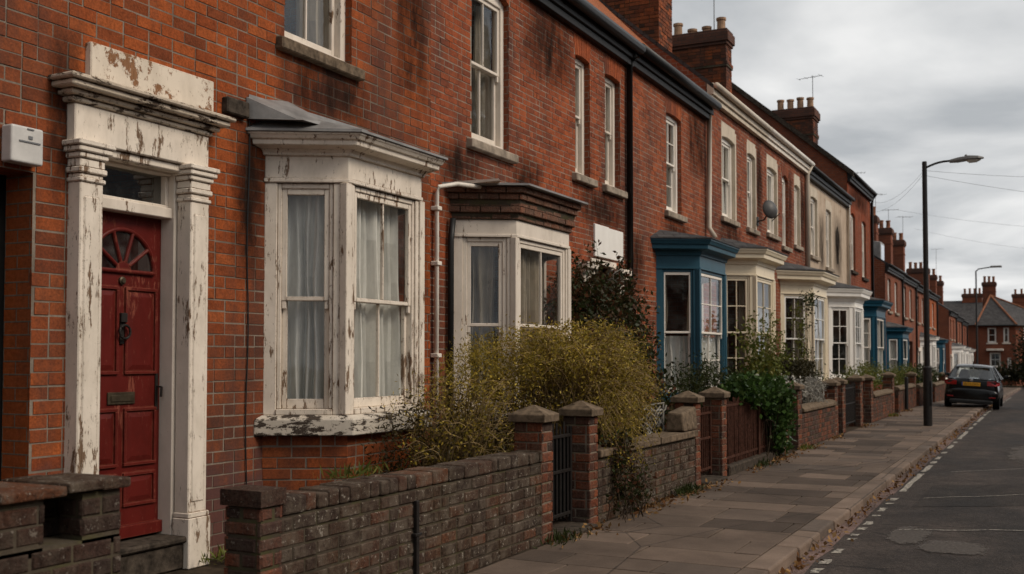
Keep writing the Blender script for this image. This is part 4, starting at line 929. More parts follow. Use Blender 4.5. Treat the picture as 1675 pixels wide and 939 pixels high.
# ------------------------------------------------------------------ garden walls, piers, gates
GX = -3.9
def garden_wall(label, s0, s1, h, seed, m='brickg', cop='brick', thick=.23, x1=GX, bv=.008, sag=0., group='low garden walls along the pavement'):
    rnd = random.Random(seed); b = gz((s0 + s1) / 2) - .01; x0 = x1 - thick
    root = thing('garden_wall', label, 'wall', ((x0 + x1) / 2, (s0 + s1) / 2, b), group)
    w = MB(); wall_faces(w, x0, x1, s0, s1, b, b + h - .1, rnd, bv); w.build('wall_body', [m, 'mortg'], root)
    c = MB()
    if cop == 'brick':
        u = s0
        while u < s1 - .05:
            q = min(u + rnd.choice((.11, .11, .225)), s1); j = [rnd.uniform(-.008, .008) for _ in range(4)]; zz = b + h - .1
            c.box(x0 - .01 + j[0], x1 + .01 + j[1], u + .004, q - .004, zz + .002, zz + .098 + j[2]); u = q
        c.build('coping', 'brickg', root, bevel=.014, seg=2)
    elif cop == 'round':
        prof = [(-.16, 0), (-.16, .05), (-.11, .1), (0, .125), (.11, .1), (.16, .05), (.16, 0)]; u = s0; xc = (x0 + x1) / 2
        while u < s1 - .05:
            q = min(u + .6, s1); c.loft([[(xc + a, yy, b + h - .1 + z) for a, z in prof] for yy in (u + .004, q - .004)]); u = q
        c.build('coping', 'coping', root, bevel=.01)
    else:
        u = s0
        while u < s1 - .05:
            q = min(u + rnd.uniform(.7, 1.0), s1); c.box(x0 - .035, x1 + .04 + rnd.uniform(-.008, .008), u + .003, q - .003, b + h - .098, b + h - .02 + rnd.uniform(-.006, .006)); u = q
        c.build('coping', 'coping', root, bevel=.012, seg=2)
    return root
def pier(label, s0, s1, h, seed, x1=GX, w=.265, cap='pyramid', m='brickp', bv=.007, group='brick gate piers with stone caps'):
    rnd = random.Random(seed); b = gz(s0) - .01; x0 = x1 - w
    root = thing('gate_pier', label, 'gate pier', ((x0 + x1) / 2, (s0 + s1) / 2, b), group)
    p = MB(); wall_faces(p, x0, x1, s0, s1, b, b + h - .17, rnd, bv); p.build('shaft', [m, 'mortp'], root)
    c = MB(); z = b + h - .17; o = .045; xc, yc = (x0 + x1) / 2, (s0 + s1) / 2
    A = [(x0 - o, s0 - o), (x1 + o, s0 - o), (x1 + o, s1 + o), (x0 - o, s1 + o)]
    t = .012
    c.loft([[(x, y, z + .001) for x, y in A], [(x, y, z + .068) for x, y in A], [(xc + (t if x > xc else -t), yc + (t if y > yc else -t), z + .145) for x, y in A]])
    c.build('cap', 'coping', root, bevel=.006)
    return root
def iron_gate(label, s0, s1, h, x, seed, m='iron', name='garden_gate'):
    rnd = random.Random(seed); b = gz(s0); root = thing(name, label, 'gate', (x, (s0 + s1) / 2, b), 'iron garden gates')
    fr = MB()
    for y in (s0 + .03, s1 - .03): fr.box(x - .015, x + .015, y - .018, y + .018, b + .05, b + h)
    for z in (.12, h * .55, h - .1): fr.box(x - .012, x + .012, s0 + .048, s1 - .048, b + z, b + z + .03)
    fr.build('gate_frame', m, root, bevel=.003)
    k = MB(); y = s0 + .12
    while y < s1 - .08:
        k.tube([(x, y, b + .1), (x, y, b + h + rnd.uniform(-.03, .05))], .011, 6); y += .085
    k.build('bars', m, root)
    if name == 'garden_gate' and seed == 34:
        bs = MB(); bs.box(x - .03, x - .014, s0 + .05, s1 - .05, b + .12, b + h - .08); bs.build('backing_sheet', 'blackmatt', root)  # dark sheet added behind the bars, standing in for the shaded gap
    return root

# nearest ruined wall at the left edge
nw = thing('garden_wall', 'ruined dark brick wall with a gap and slab coping at the near left corner', 'wall', (-4.05, 3.2, 0))
rw = random.Random(2)
w = MB(); wall_faces(w, -4.13, -3.9, 2.3, 3.7, -.02, .78, rw, .008)
wall_faces(w, -4.05, -3.9, 2.9, 3.27, .79, .99, rw, .008); wall_faces(w, -4.05, -3.9, 3.47, 3.70, .79, .99, rw, .008); wall_faces(w, -4.3, -4.14, 2.3, 3.7, -.02, .985, rw, .008)
w.build('wall_body', ['brickn', 'mortg'], nw)
c = MB(); c.box(-4.31, -3.87, 2.2, 3.02, .995, 1.04); c.box(-4.3, -3.865, 3.026, 3.36, .99, 1.035); c.box(-4.3, -3.86, 3.366, 3.56, 1.0, 1.045); c.box(-4.29, -3.87, 3.564, 3.73, .992, 1.04)
c.build('coping', 'brickg', nw, bevel=.01, seg=2)
# wall 1
gw = garden_wall('long lichen-stained brick wall with brick coping below the peeling white bay', 4.87, 8.38, .81, 31)
e = MB(); wall_faces(e, -4.14, -3.885, 4.68, 4.87, -.01, .77, random.Random(8), .012); e.slot = 2; e.box(-4.16, -3.87, 4.66, 4.88, .775, .865); e.build('end_pier', ['brickp', 'mortg', 'brickn'], gw)
ip = MB(); ip.box(-3.895, -3.868, 6.285, 6.32, .0, .62); ip.box(-3.9, -3.86, 6.26, 6.345, .38, .4); ip.build('iron_strap', 'irondark', gw, bevel=.003)
pier('nearest capped brick gate pier, at the end of the long stained wall', 8.38, 8.6, 1.22, 32)
pier('second capped pier, on the right of the narrow dark gateway with orange bricks', 9.45, 9.65, 1.22, 33)
iron_gate('dark rusty gate in the narrow gateway between the two nearest capped piers', 8.62, 9.43, .95, -4.08, 34, 'irondark')
st = MB(); st.box(-4.3, -3.8, 8.64, 9.42, -.02, .04); tag(st.build('gate_threshold', 'stonedark', bevel=.015), 'worn stone threshold slab in the nearest gateway', 'threshold')
garden_wall('dark garden wall with flat stone coping under the yellow-green bush', 9.66, 12.85, .74, 35, cop='flat')
pier('capped pier with the broken stone block against it', 12.88, 13.08, 1.22, 36)
pier('capped pier with orange brick at the start of the rusty railings', 14.08, 14.3, 1.24, 37)
iron_gate('rusty gate between the two capped piers in front of the blue bay', 13.1, 14.06, .95, -4.05, 38)
st = MB(); st.box(-4.3, -3.8, 13.14, 14.0, -.02, .035); tag(st.build('gate_threshold', 'stonedark', bevel=.015), 'stone threshold slab in the gateway before the blue bay', 'threshold')
bl = MB(); bl.hexa([(-4.1, 12.3, .72), (-3.86, 12.3, .72), (-3.86, 12.84, .72), (-4.1, 12.84, .72), (-4.08, 12.32, .95), (-3.9, 12.32, .93), (-3.88, 12.84, 1.0), (-4.08, 12.84, 1.0)])
for y in (12.42, 12.6): bl.box(-3.9, -3.855, y, y + .07, .73, .82)
tag(bl.build('stone_block', 'coping', bevel=.03, seg=2), 'broken pale stone block lying on the wall end beside a capped pier', 'stone')
# railings
rl = thing('railings', 'rusty brown iron railings on a low kerb, half covered by ivy', 'railings', (-4, 15.5, 0))
q = MB(); q.box(-4.1, -3.86, 14.34, 17.7, -.02, .13); q.build('plinth', 'stonedark', rl, bevel=.02)
q = MB(); rr_ = random.Random(4); y = 14.4
while y < 17.6:
    q.tube([(-3.97 + rr_.uniform(-.01, .01), y, .12), (-3.97, y, 1.0 + rr_.uniform(-.03, .05))], .014, 6); y += .072
q.build('bars', 'iron', rl)
q = MB()
for z in (.2, .92): q.box(-3.985, -3.955, 14.36, 17.65, z, z + .035)
q.box(-4., -3.93, 16.25, 16.34, .1, 1.02); q.build('rails', 'iron', rl, bevel=.003)
bk = MB(); bk.box(-4.03, -4.0, 14.38, 17.6, .14, .97); bk.build('backing_sheet', 'iron', rl)
pier('capped pier just right of the ivy, first of its pair', 17.8, 18.12, 1.2, 41)
pier('capped pier beside the wall below the dried white plant', 18.95, 19.28, 1.22, 42)
iron_gate('dark gate between the piers to the right of the ivy', 18.13, 18.94, .9, -4.1, 43, 'irondark')
garden_wall('brick wall with rounded coping below the dark clipped bush', 19.29, 22.6, .74, 44, cop='round', m='brickp')
pier('low pier at the right end of the round-coped wall', 22.6, 22.95, 1.2, 45)
pier('pier with flat-topped dark cap left of the black side gate', 23.5, 23.85, 1.22, 46)
iron_gate('tall black gate between dark piers before the white bays', 24.4, 25.9, 1.0, -4.02, 47, 'irondark')
pier('pier on the right of the tall black gate', 25.92, 26.3, 1.24, 48)
pier('pier with the plain dark wall after it, before the second white bay', 27.6, 28.0, 1.22, 49)
garden_wall('short brick wall with round coping below the far blue bays', 28.0, 31.6, .72, 50, cop='round', m='brickp')
pier('pier beside the slim black post', 31.7, 32.1, 1.24, 51)
po = MB(); po.lathe((-3.82, 34.3, 0), [(.055, 0), (.055, .95), (.06, .96), (.05, 1.02)], 10); tag(po.build('post', 'black'), 'slim black post with dark top standing against the garden walls', 'post')
s = 33.; k = 0
for lab_w, lab_p in (('garden wall immediately behind the black post', 'pier where the wall behind the black post ends'), ('garden wall just left of the lamp post foot', 'pier just left of the lamp post'), ('garden wall just right of the lamp post foot', 'pier just right of the lamp post'), ('garden wall left of the parked car', 'pier left of the parked car'), ('garden wall hidden partly behind the parked car', 'pier beyond the parked car')):
    L = (4.3, 4.0, 4.6, 5.2, 6.)[k]
    garden_wall(lab_w, s, s + L, .75, 60 + k, cop='round', m='brickp', bv=0); pier(lab_p, s + L + .02, s + L + .4, 1.2, 70 + k, bv=0); s += L + 1.5; k += 1
fw = MB(); fw.box(-1.2, 14, 103.8, 104.1, gz(104) - .3, gz(104) + .75); tag(fw.build('garden_wall', 'btw'), 'low brown wall across the far end of the street', 'wall')
fw = MB(); fw.box(-14, -6.4, 71.3, 71.6, gz(72) - .3, gz(72) + 1.6); tag(fw.build('garden_wall', 'btw'), 'boundary wall in the gap between the two far terraces', 'wall')

# ------------------------------------------------------------------ plants
def rand_in(rnd, c, r):
    while True:
        v = Vector((rnd.uniform(-1, 1), rnd.uniform(-1, 1), rnd.uniform(-1, 1)))
        if v.length < 1: return Vector((c[0] + v.x * r[0], c[1] + v.y * r[1], c[2] + v.z * r[2]))
def cloud(mb, rnd, c, r, n, size, sig=.09, per=26, aspect=.5, zmin=.02):
    for _ in range(max(1, n // per)):
        q = rand_in(rnd, c, r)
        for _ in range(per):
            p = q + Vector((rnd.gauss(0, sig), rnd.gauss(0, sig), rnd.gauss(0, sig * .9)))
            if p.z > zmin: mb.leaf(p, size * rnd.uniform(.55, 1.3), rnd, aspect)
def stems(mb, rnd, base, tips, r=.006, n=7, droop=.2, leafmb=None, lsize=.04, lper=0):
    for t in tips:
        b = Vector(base) + Vector((rnd.uniform(-.25, .25), rnd.uniform(-.4, .4), 0)) if not callable(base) else base(); t = Vector(t); pts = []
        mid = (b + t) / 2 + Vector((rnd.uniform(-.25, .25), rnd.uniform(-.25, .25), (t.z - b.z) * .35 + droop))
        for i in range(n + 1):
            a = i / n; pts.append(b * (1 - a) ** 2 + mid * 2 * a * (1 - a) + t * a * a + Vector((rnd.uniform(-.018, .018), rnd.uniform(-.018, .018), rnd.uniform(-.015, .015))))
        mb.tube(pts, [r * (1 - .75 * i / n) for i in range(n + 1)], 3, False)
        if leafmb:
            for p in pts[2:]:
                for _ in range(lper): leafmb.leaf(p + Vector((rnd.gauss(0, .03), rnd.gauss(0, .03), rnd.gauss(0, .03))), lsize * rnd.uniform(.6, 1.3), rnd)
def plant(name, label, cat, loc, leafmats, stemm, fn, seed):
    rnd = random.Random(seed); root = thing(name, label, cat, loc); st = MB(); lf = [MB() for _ in leafmats]
    fn(rnd, st, lf)
    if st.v: st.build('stems', stemm, root)
    for m, b in zip(leafmats, lf):
        if b.v:
            o = b.build('flowers' if m == 'flower' else 'foliage', m, root)
            if m == 'flower': o['kind'] = 'stuff'
    return root
def broom(rnd, st, lf):
    top, dark = lf
    for c, r, n in (((-4.75, 9.7, 1.55), (.65, 1.1, .34), 6000), ((-4.5, 10.7, 1.56), (.65, 1.0, .36), 6500), ((-4.8, 8.9, 1.3), (.5, .6, .3), 1800), ((-4.3, 11.4, 1.35), (.4, .3, .36), 2200), ((-4.8, 9.2, 1.52), (.5, .55, .28), 2400), ((-3.98, 10.7, 1.1), (.2, .8, .3), 900), ((-3.9, 10.4, .78), (.14, .5, .3), 500)): cloud(top, rnd, c, r, n, .038, .05, 16, .24)
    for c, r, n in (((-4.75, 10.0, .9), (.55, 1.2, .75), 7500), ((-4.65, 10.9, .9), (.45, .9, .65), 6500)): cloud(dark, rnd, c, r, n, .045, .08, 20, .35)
    stems(st, rnd, (-4.7, 9.9, 0), [rand_in(rnd, (-4.45, 10.1, 1.4), (.6, 1.4, .55)) for _ in range(190)], .0065, 8, .35, top, .034, 3)
    stems(st, rnd, (-4.5, 11.2, 0), [rand_in(rnd, (-4.15, 10.8, 1.2), (.5, .9, .7)) for _ in range(170)], .0065, 8, .55, top, .034, 3)
    stems(st, rnd, (-4.5, 10.4, .9), [rand_in(rnd, (-4.3, 10.1, 1.68), (.75, 1.7, .3)) for _ in range(230)], .0075, 9, .34, top, .036, 4)
    stems(st, rnd, (-4.4, 10.9, 1.0), [rand_in(rnd, (-3.95, 10.7, 1.2), (.22, 1.0, .45)) for _ in range(190)], .008, 8, .3, top, .034, 2)
    stems(st, rnd, (-4.5, 10.7, 1.3), [rand_in(rnd, (-3.82, 10.5, .75), (.14, .8, .4)) for _ in range(80)], .0045, 8, .35, top, .03, 5)
plant('bush', 'large arching olive-yellow bush spilling over the capped piers', 'bush', (-4.65, 10.6, 0), ('broom', 'broomd'), 'twig', broom, 101)
def broom2(rnd, st, lf):
    a, b = lf
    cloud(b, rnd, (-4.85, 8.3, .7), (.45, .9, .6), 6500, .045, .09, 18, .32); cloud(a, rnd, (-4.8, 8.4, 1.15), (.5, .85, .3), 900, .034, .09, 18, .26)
    stems(st, rnd, (-4.85, 8.4, 0), [rand_in(rnd, (-4.6, 8.4, .95), (.55, 1.0, .6)) for _ in range(280)], .0075, 8, .3, a, .036, 2)
plant('bush', 'tangle of thin brown-green stems behind the long wall, right of the peeling bay', 'bush', (-4.8, 8.5, 0), ('broom', 'broomd'), 'twig', broom2, 102)
def climber(rnd, st, lf):
    a, = lf
    for c, r, n in (((-5.6, 13.25, 1.95), (.3, .7, .95), 4200), ((-5.5, 14.1, 1.9), (.4, .85, 1.0), 5600), ((-5.6, 15.1, 1.5), (.3, .6, .9), 2800), ((-5.3, 14.2, .9), (.5, 1.4, .8), 2600)): cloud(a, rnd, c, r, n, .08, .1, 20, .55)
    stems(st, rnd, (-5.6, 14.2, 0), [rand_in(rnd, (-5.6, 14.1, 2.4), (.28, 1.4, .95)) for _ in range(90)], .008, 8, .1, a, .07, 5)
plant('climbing_shrub', 'dark climbing shrub with reddish leaves smothering the doorway of the brick-topped bay house', 'shrub', (-5.65, 14.2, 0), ('climb',), 'twigdark', climber, 103)
def shrub1(rnd, st, lf):
    for c, r, n in (((-5.0, 15.9, .9), (.5, 1.2, .6), 3000), ((-4.9, 17.2, .95), (.4, 1.0, .55), 2300)): cloud(lf[0], rnd, c, r, n, .065, .09, 20, .4)
    stems(st, rnd, (-4.9, 16.4, 0), [rand_in(rnd, (-4.9, 16.6, 1.3), (.5, 1.5, .5)) for _ in range(70)], .006, 7, .15, lf[0], .05, 4)
plant('shrub', 'dark green wispy shrub in front of the nearest blue bay', 'shrub', (-4.95, 16.5, 0), ('shrub',), 'twigdark', shrub1, 104)
def vine(rnd, st, lf):
    a, b = lf
    for c, r, n in (((-4.85, 20.7, 1.1), (.35, .9, .6), 1700), ((-4.9, 21.8, 1.3), (.3, .6, .7), 900), ((-4.95, 20.0, 1.75), (.2, .35, .7), 420)): cloud(a, rnd, c, r, n, .085, .09, 14, .6)
    stems(st, rnd, (-4.9, 21, 0), [rand_in(rnd, (-4.9, 21.2, 1.7), (.3, 1.2, .9)) for _ in range(50)], .007, 8, .2, a, .075, 4)
    for _ in range(420): b.leaf(rand_in(rnd, (-4.5, 20.9, 1.05), (.3, 1.5, .22)), .07, rnd, .8)
plant('flowering_shrub', 'loose yellow-green shrub with white flowers in front of the cream bay', 'shrub', (-4.9, 21, 0), ('fresh', 'flower'), 'twig', vine, 105)
def ivy(rnd, st, lf):
    a = lf[0]
    for c, r, n in (((-4.0, 15.9, 1.12), (.26, .9, .2), 1500), ((-3.86, 16.9, .95), (.22, .75, .3), 1900), ((-3.82, 17.15, .55), (.16, .45, .5), 1700), ((-4.2, 17.2, 1.1), (.3, .9, .2), 900)): cloud(a, rnd, c, r, n, .085, .06, 14, .75)
    stems(st, rnd, (-4.05, 16.8, .1), [rand_in(rnd, (-3.9, 16.6, .9), (.2, 1., .45)) for _ in range(30)], .008, 7, .3)
plant('ivy', 'glossy green ivy hanging over the rusty railings down to the pavement', 'ivy', (-3.95, 16.8, 0), ('ivy',), 'twigdark', ivy, 106)
def wallivy(rnd, st, lf):
    for c, r, n in (((-3.86, 10.15, .42), (.07, .28, .36), 900), ((-3.84, 10.6, .25), (.08, .3, .22), 420), ((-3.88, 10.1, .75), (.1, .3, .12), 260)): cloud(lf[0], rnd, c, r, n, .05, .05, 14, .6)
    stems(st, rnd, (-3.86, 10.2, 0), [rand_in(rnd, (-3.85, 10.3, .5), (.05, .4, .35)) for _ in range(22)], .005, 7, .1)
plant('creeper', 'dark creeper growing up the wall beside the second capped pier', 'creeper', (-3.86, 10.8, 0), ('climb',), 'twigdark', wallivy, 107)
def topi(rnd, st, lf):
    for _ in range(7000):
        c = Vector((-4.7, 21.9, 1.32)); v = [rnd.uniform(-1, 1) for _ in range(3)]; k = rnd.randrange(3); v[k] = math.copysign(rnd.uniform(.8, 1), v[k])
        l = max(1, (v[0] ** 2 + v[1] ** 2) ** .5 * .9); p = c + Vector((v[0] / l * .42, v[1] / l * .85, v[2] * .2 * (1 - .12 * (v[0] ** 2 + v[1] ** 2))))
        lf[0].leaf(p + Vector((rnd.gauss(0, .02),) * 3), .045 * rnd.uniform(.6, 1.3), rnd, .6)
    cloud(lf[0], rnd, (-4.7, 21.9, 1.3), (.36, .75, .15), 900, .05); stems(st, rnd, (-4.7, 21.9, 0), [rand_in(rnd, (-4.7, 21.9, 1.2), (.3, .6, .1)) for _ in range(16)], .02, 5, 0)
    cloud(lf[0], rnd, (-4.6, 21.6, .75), (.4, .9, .35), 1200, .05)
plant('clipped_bush', 'flat-topped dark clipped bush behind the round-coped wall', 'bush', (-4.7, 21.9, 0), ('box',), 'twigdark', topi, 108)
def dry(rnd, st, lf):
    stems(st, rnd, (-4.2, 21.3, .3), [rand_in(rnd, (-4.12, 21.3, .95), (.22, 1.1, .28)) for _ in range(110)], .011, 6, .1, lf[0], .06, 3)
plant('dried_plant', 'bleached white dried plant sprawling on the round-coped wall', 'plant', (-4.2, 21.3, 0), ('dry',), 'dry', dry, 109)
def small(c, r, n, size):
    def fn(rnd, st, lf):
        cloud(lf[0], rnd, c, r, n, size, .08, 16); stems(st, rnd, (c[0], c[1], gz(c[1])), [rand_in(rnd, c, r) for _ in range(14)], .006, 5, .1, lf[0], size, 3)
    return fn
for lab, c, r, n, m, sd in (('low yellow-green hedge behind the walls below the far blue bays', (-4.6, 31.5, 1.05), (.5, 3.2, .35), 2600, 'fresh', 110), ('green hedge behind the walls left of the lamp post', (-4.5, 38.5, .95), (.5, 3.0, .4), 2200, 'fresh', 111), ('dull green hedge behind the walls right of the lamp post', (-4.6, 46, .8), (.6, 4, .45), 2200, 'shrub', 112),
                            ('dark plants behind the wall of the tall black gate', (-4.8, 26.5, .8), (.5, 2.2, .5), 1600, 'shrub', 113), ('climber clinging to the cream downpipe side of the large white-framed bay', (-5.35, 26.3, 2.0), (.12, .35, 1.0), 520, 'fresh', 114), ('small dark climber under the cornice of the large white-framed bay', (-5.2, 26.6, 3.0), (.12, .35, .16), 260, 'shrub', 115),
                            ('hedge in front of the farthest terrace behind the car', (-4.6, 84, .3), (.7, 10, .6), 2500, 'hedge', 116)):
    plant('hedge' if 'hedge' in lab else 'shrub', lab, 'hedge' if 'hedge' in lab else 'plant', (c[0], c[1], gz(c[1])), (m,), 'twigdark', small(c, r, n, .07 if c[1] < 40 else .12), sd)
def bighedge(rnd, st, lf):
    for c, r, n in (((.2, 97.6, 2.), (2.4, 1.6, 2.6), 9000), ((2.8, 97, 3.), (2.5, 2, 3.4), 9000), ((-2.2, 103.2, .3), (2.2, .6, .7), 2500)): cloud(lf[0], rnd, c, r, n, .26, .35, 20, .6, -1)
    stems(st, rnd, (1.5, 97, -1), [rand_in(rnd, (1.2, 97, 2), (2.5, 1.2, 2)) for _ in range(14)], .06, 6, .2)
plant('tree', 'dark bushy tree at the far right end of the street', 'tree', (1.5, 97, gz(97)), ('hedge',), 'twigdark', bighedge, 117)
for lab, c, n, m in (('weeds at the foot of the white pilaster by the red door', (-5.72, 6.6, .12), 160, 'fresh'), ('weeds with dead leaves at the foot of the nearest capped pier', (-3.82, 8.6, .07), 170, 'shrub'), ('tuft of grass at the foot of the wall before the broken stone block', (-3.8, 12.2, .1), 260, 'shrub'), ('weeds under the rusty railings', (-3.8, 15.9, .08), 160, 'shrub'), ('weed growing on top of the long wall under the peeling bay', (-4.35, 6.3, .85), 110, 'fresh'), ('weeds by the piers to the right of the ivy', (-3.82, 19.2, .07), 150, 'fresh'), ('yellowish weeds at the wall foot near the lamp post', (-3.82, 31., .06), 300, 'fresh')):
    def wf(rnd, st, lf, c=c, n=n):
        for _ in range(n):
            p = Vector((c[0] + rnd.gauss(0, .06), c[1] + rnd.gauss(0, .2), c[2] - .08)); lf[0].leaf(p, rnd.uniform(.04, .13), rnd, .16, 1.6)
    plant('weed', lab, 'weeds', (c[0], c[1], 0), (m,), 'twig', wf, hash(n) % 99 + int(c[1]))
fl = MB(); rf = random.Random(77)
def drop(x, y, z, s): fl.leaf(Vector((x, y, z + rf.uniform(.004, .02))), s, rf, .6, 0)
for _ in range(1000):
    y = 6 + 40 * rf.random() ** 1.6; drop(-1.82 + rf.gauss(0, .05), y, RZ + gz(y) + .006, rf.uniform(.03, .08))
for _ in range(1100):
    y = rf.choice((9.1, 10.9, 11.4, 12.4, 13.2, 15.5, 16.8, 17.4, 19.3, 22, 26, 31, 34)) + rf.gauss(0, .35); drop(-3.86 + abs(rf.gauss(0, .12)), y, .0, rf.uniform(.03, .075))
for _ in range(120): y = 6 + 34 * rf.random(); drop(rf.uniform(-3.8, -.5), y, 0 if False else (0. if y and fl and rf.random() < .0 else .0), .03) if False else None
struct(fl.build('fallen_leaves', 'fallen'), 'stuff')

# ------------------------------------------------------------------ street furniture
lp = thing('street_lamp', 'tall dark lamp post with curved arm standing on the pavement', 'street lamp', (-2.53, 26.9, 0))
p = MB(); p.lathe((-2.53, 26.9, 0), [(.1, 0), (.1, .02), (.095, 1.32), (.1, 1.33), (.1, 1.37), (.065, 1.4), (.055, 6.22), (.05, 6.24)], 16); p.box(-2.47, -2.43, 26.82, 26.98, .5, 1.05); p.build('pole', 'polegrey', lp)
p = MB(); pts = [(-2.53, 26.9, 6.08)] + [(-2.53 + .62 * t, 26.9, 6.08 + .13 * math.sin(min(1, t * 1.3) * math.pi / 2)) for t in (.1, .2, .35, .5, .7, .85, 1.)] ; p.tube(pts, .026, 8); p.build('arm', 'polegrey', lp, smooth=True)
p = MB(); p.loft([[(x, 26.9 + a * w, z + b) for a, b in ((-1, 0), (-.8, hh), (.8, hh), (1, 0), (.8, -lo), (-.8, -lo))] for x, w, z, hh, lo in ((-1.98, .04, 6.20, .035, .035), (-1.8, .07, 6.21, .06, .05), (-1.55, .1, 6.22, .075, .03), (-1.36, .09, 6.22, .055, .02), (-1.24, .03, 6.22, .02, .015))]); p.lathe((-1.62, 26.9, 6.28), [(.03, 0), (.03, .04), (.02, .05)], 10); p.build('lamp_head', 'lampgrey', lp, bevel=.006)
p = MB(); p.loft([[(x, 26.9 + a * w, 6.192 - d * b) for a, b in ((-1, 0), (-.6, 1), (.6, 1), (1, 0))] for x, w, d in ((-1.62, .06, .01), (-1.55, .085, .06), (-1.4, .08, .055), (-1.3, .05, .01))]); p.build('lens', 'lens', lp)
l2 = thing('street_lamp', 'small distant lamp post with straight arm beyond the parked car', 'street lamp', (-5.0, 93, gz(93)))
p = MB(); p.lathe((-5.0, 93, gz(93)), [(.09, 0), (.08, 2), (.055, 9.3)], 10); p.build('pole', 'polegrey', l2)
p = MB(); p.tube([(-5, 93, 8.5), (-4.8, 93, 8.68), (-3.9, 93, 8.8)], .05, 6); p.build('arm', 'polegrey', l2); p = MB(); p.box(-3.95, -3.1, 92.85, 93.15, 8.75, 8.9); p.build('lamp_head', 'lampgrey', l2, bevel=.04)
mb_ = thing('alarm_box', 'small white wall box fixed to the brick above the dark passage', 'box', (-5.96, 4.73, 2.86))
p = MB(); p.fbox(f1, 4.615, 4.86, 2.85, 3.09, .008, .11); p.build('case', 'plastic', mb_, bevel=.015, seg=3); p = MB(); p.fbox(f1, 4.67, 4.83, 2.985, 2.995, .108, .116); p.fbox(f1, 4.74, 4.77, 3.01, 3.03, .108, .116); p.fbox(f1, 4.73, 4.78, 3.07, 3.078, .108, .116); p.build('vents', 'steel', mb_)
cb = MB(); cb.tube([(-5.955, 6.98 + .012 * math.sin(i), 3.72 - i * .24) for i in range(16)], .006, 5, False); tag(cb.build('wall_cable', 'black'), 'thin black cable running down the brick left of the peeling bay', 'cable')
di = thing('satellite_dish', 'dark grey satellite dish on the red brick wall above the cream bay', 'satellite dish', (-5.97, 24.6, 4.9))
p = MB(); ax = Vector((.75, -.62, .2)).normalized(); a1 = ax.cross(Vector((0, 0, 1))).normalized(); a2 = a1.cross(ax); cc = Vector((-5.55, 24.15, 4.95)); rings = []
for sgn, off in ((1, 0), (0, -.012)):
    for k in (range(1, 7) if sgn else range(6, 0, -1)):
        r_ = .22 * k / 6; rings.append([cc + a1 * r_ * math.cos(t) * .92 + a2 * r_ * math.sin(t) + ax * (off + .075 * (1 - (k / 6) ** 2)) for t in [j * math.pi / 12 for j in range(24)]])
p.loft(rings); p.build('dish', 'dish', di, smooth=True)
p = MB(); p.tube([(-5.96, 24.62, 4.75), (-5.75, 24.4, 4.75), (-5.6, 24.22, 4.9)], .018, 6); p.tube([cc - a2 * .28, cc - a2 * .2 + ax * .32], .01, 6); p.box(-5.97, -5.94, 24.55, 24.7, 4.65, 4.85); p.build('bracket', 'irondark', di)
# wire trellis, pot
wt = MB(); rt = random.Random(12)
for i in range(9):
    y0 = 12.0 + i * .075; pts = [(-4.25 + .04 * math.sin(k + i), y0 + .13 * math.sin(k * .9 + i * 1.7), .66 + .05 * k) for k in range(8)]; wt.tube(pts, .011, 5)
for i in range(4): wt.tube([(-4.25 + .03 * math.sin(a), 12.15 + i * .12 + .11 * math.cos(a), .86 + .11 * math.sin(a)) for a in [k * math.pi / 6 for k in range(13)]], .011, 5)
wt.tube([(-4.25, 11.9, 1.03), (-4.25, 12.7, 1.04)], .012, 5); wt.tube([(-4.25, 12.66, .0), (-4.25, 12.67, 1.04)], .012, 5); tag(wt.build('wire_trellis', 'dry'), 'twisted white wire trellis behind the flat-coped wall beside the yellow bush', 'trellis')
pt = MB(); pt.lathe((-4.5, 12.85, 0), [(.17, 0), (.2, .9), (.22, .92), (.22, .98), (.18, .98), (.17, .9)], 14); tag(pt.build('plant_tub', 'blackmatt'), 'tall black tub between the white wire trellis and a capped pier', 'tub')
def aerial(label, base, h, el, ang=0., n=6, boom=.9):
    a = MB(); x, y, z = base; a.tube([(x, y, z), (x, y, z + h)], .014, 6); dx, dy = math.cos(ang), math.sin(ang)
    a.tube([(x - dx * boom * .4, y - dy * boom * .4, z + h - .05), (x + dx * boom * .6, y + dy * boom * .6, z + h - .05)], .011, 5)
    for i in range(n):
        t = boom * (-.35 + .95 * i / (n - 1)); c = Vector((x + dx * t, y + dy * t, z + h - .05)); e = Vector((-dy, dx, 0)) * el * (1 if i else 1.4); a.tube([c - e, c + e], .007, 4)
    o = a.build('tv_aerial', 'steel'); tag(o, label, 'aerial', 'television aerials on the chimneys')
    o.data.transform(__import__('mathutils').Matrix.Translation((-x, -y, -z))); o.location = base
aerial('aerial on the wide chimney with uneven pots', (-7.9, 28, 10.3), 1.1, .18, .3)
aerial('aerial on the roof left of the large near chimney', (-10.1, 23.0, 10.9), 1.0, .15, 1.2)
aerial('T-shaped aerial beside the row of four pots on the tall gable house', (-7.4, 39.0, 10.4), 1.35, .16, 2.9, 4)
aerial('aerial above the first chimney of the low terrace', (-8.2, 53, 9.0), 1.5, .3, .2)
aerial('aerial above the second chimney of the low terrace', (-8.0, 59, 9.0), 1.3, .25, .9, 4)
aerial('aerial above the third chimney of the low terrace', (-8.1, 65, 9.0), 1.2, .3, .1, 4)
aerial('distant aerial at the end of the low terrace', (-8.0, 71, 8.9), 1.6, .3, .5, 5)
aerial('far aerial near the distant street lamp', (-7.9, 92.4, 8.2), 2.2, .3, .0, 3)
def wire(label, a, b, sag, r=.0035):
    a, b = Vector(a), Vector(b); w = MB(); w.tube([a.lerp(b, i / 24) - Vector((0, 0, sag * 4 * (i / 24) * (1 - i / 24))) for i in range(25)], r, 4, False); tag(w.build('overhead_wire', 'cable'), label, 'wire', 'overhead wires')
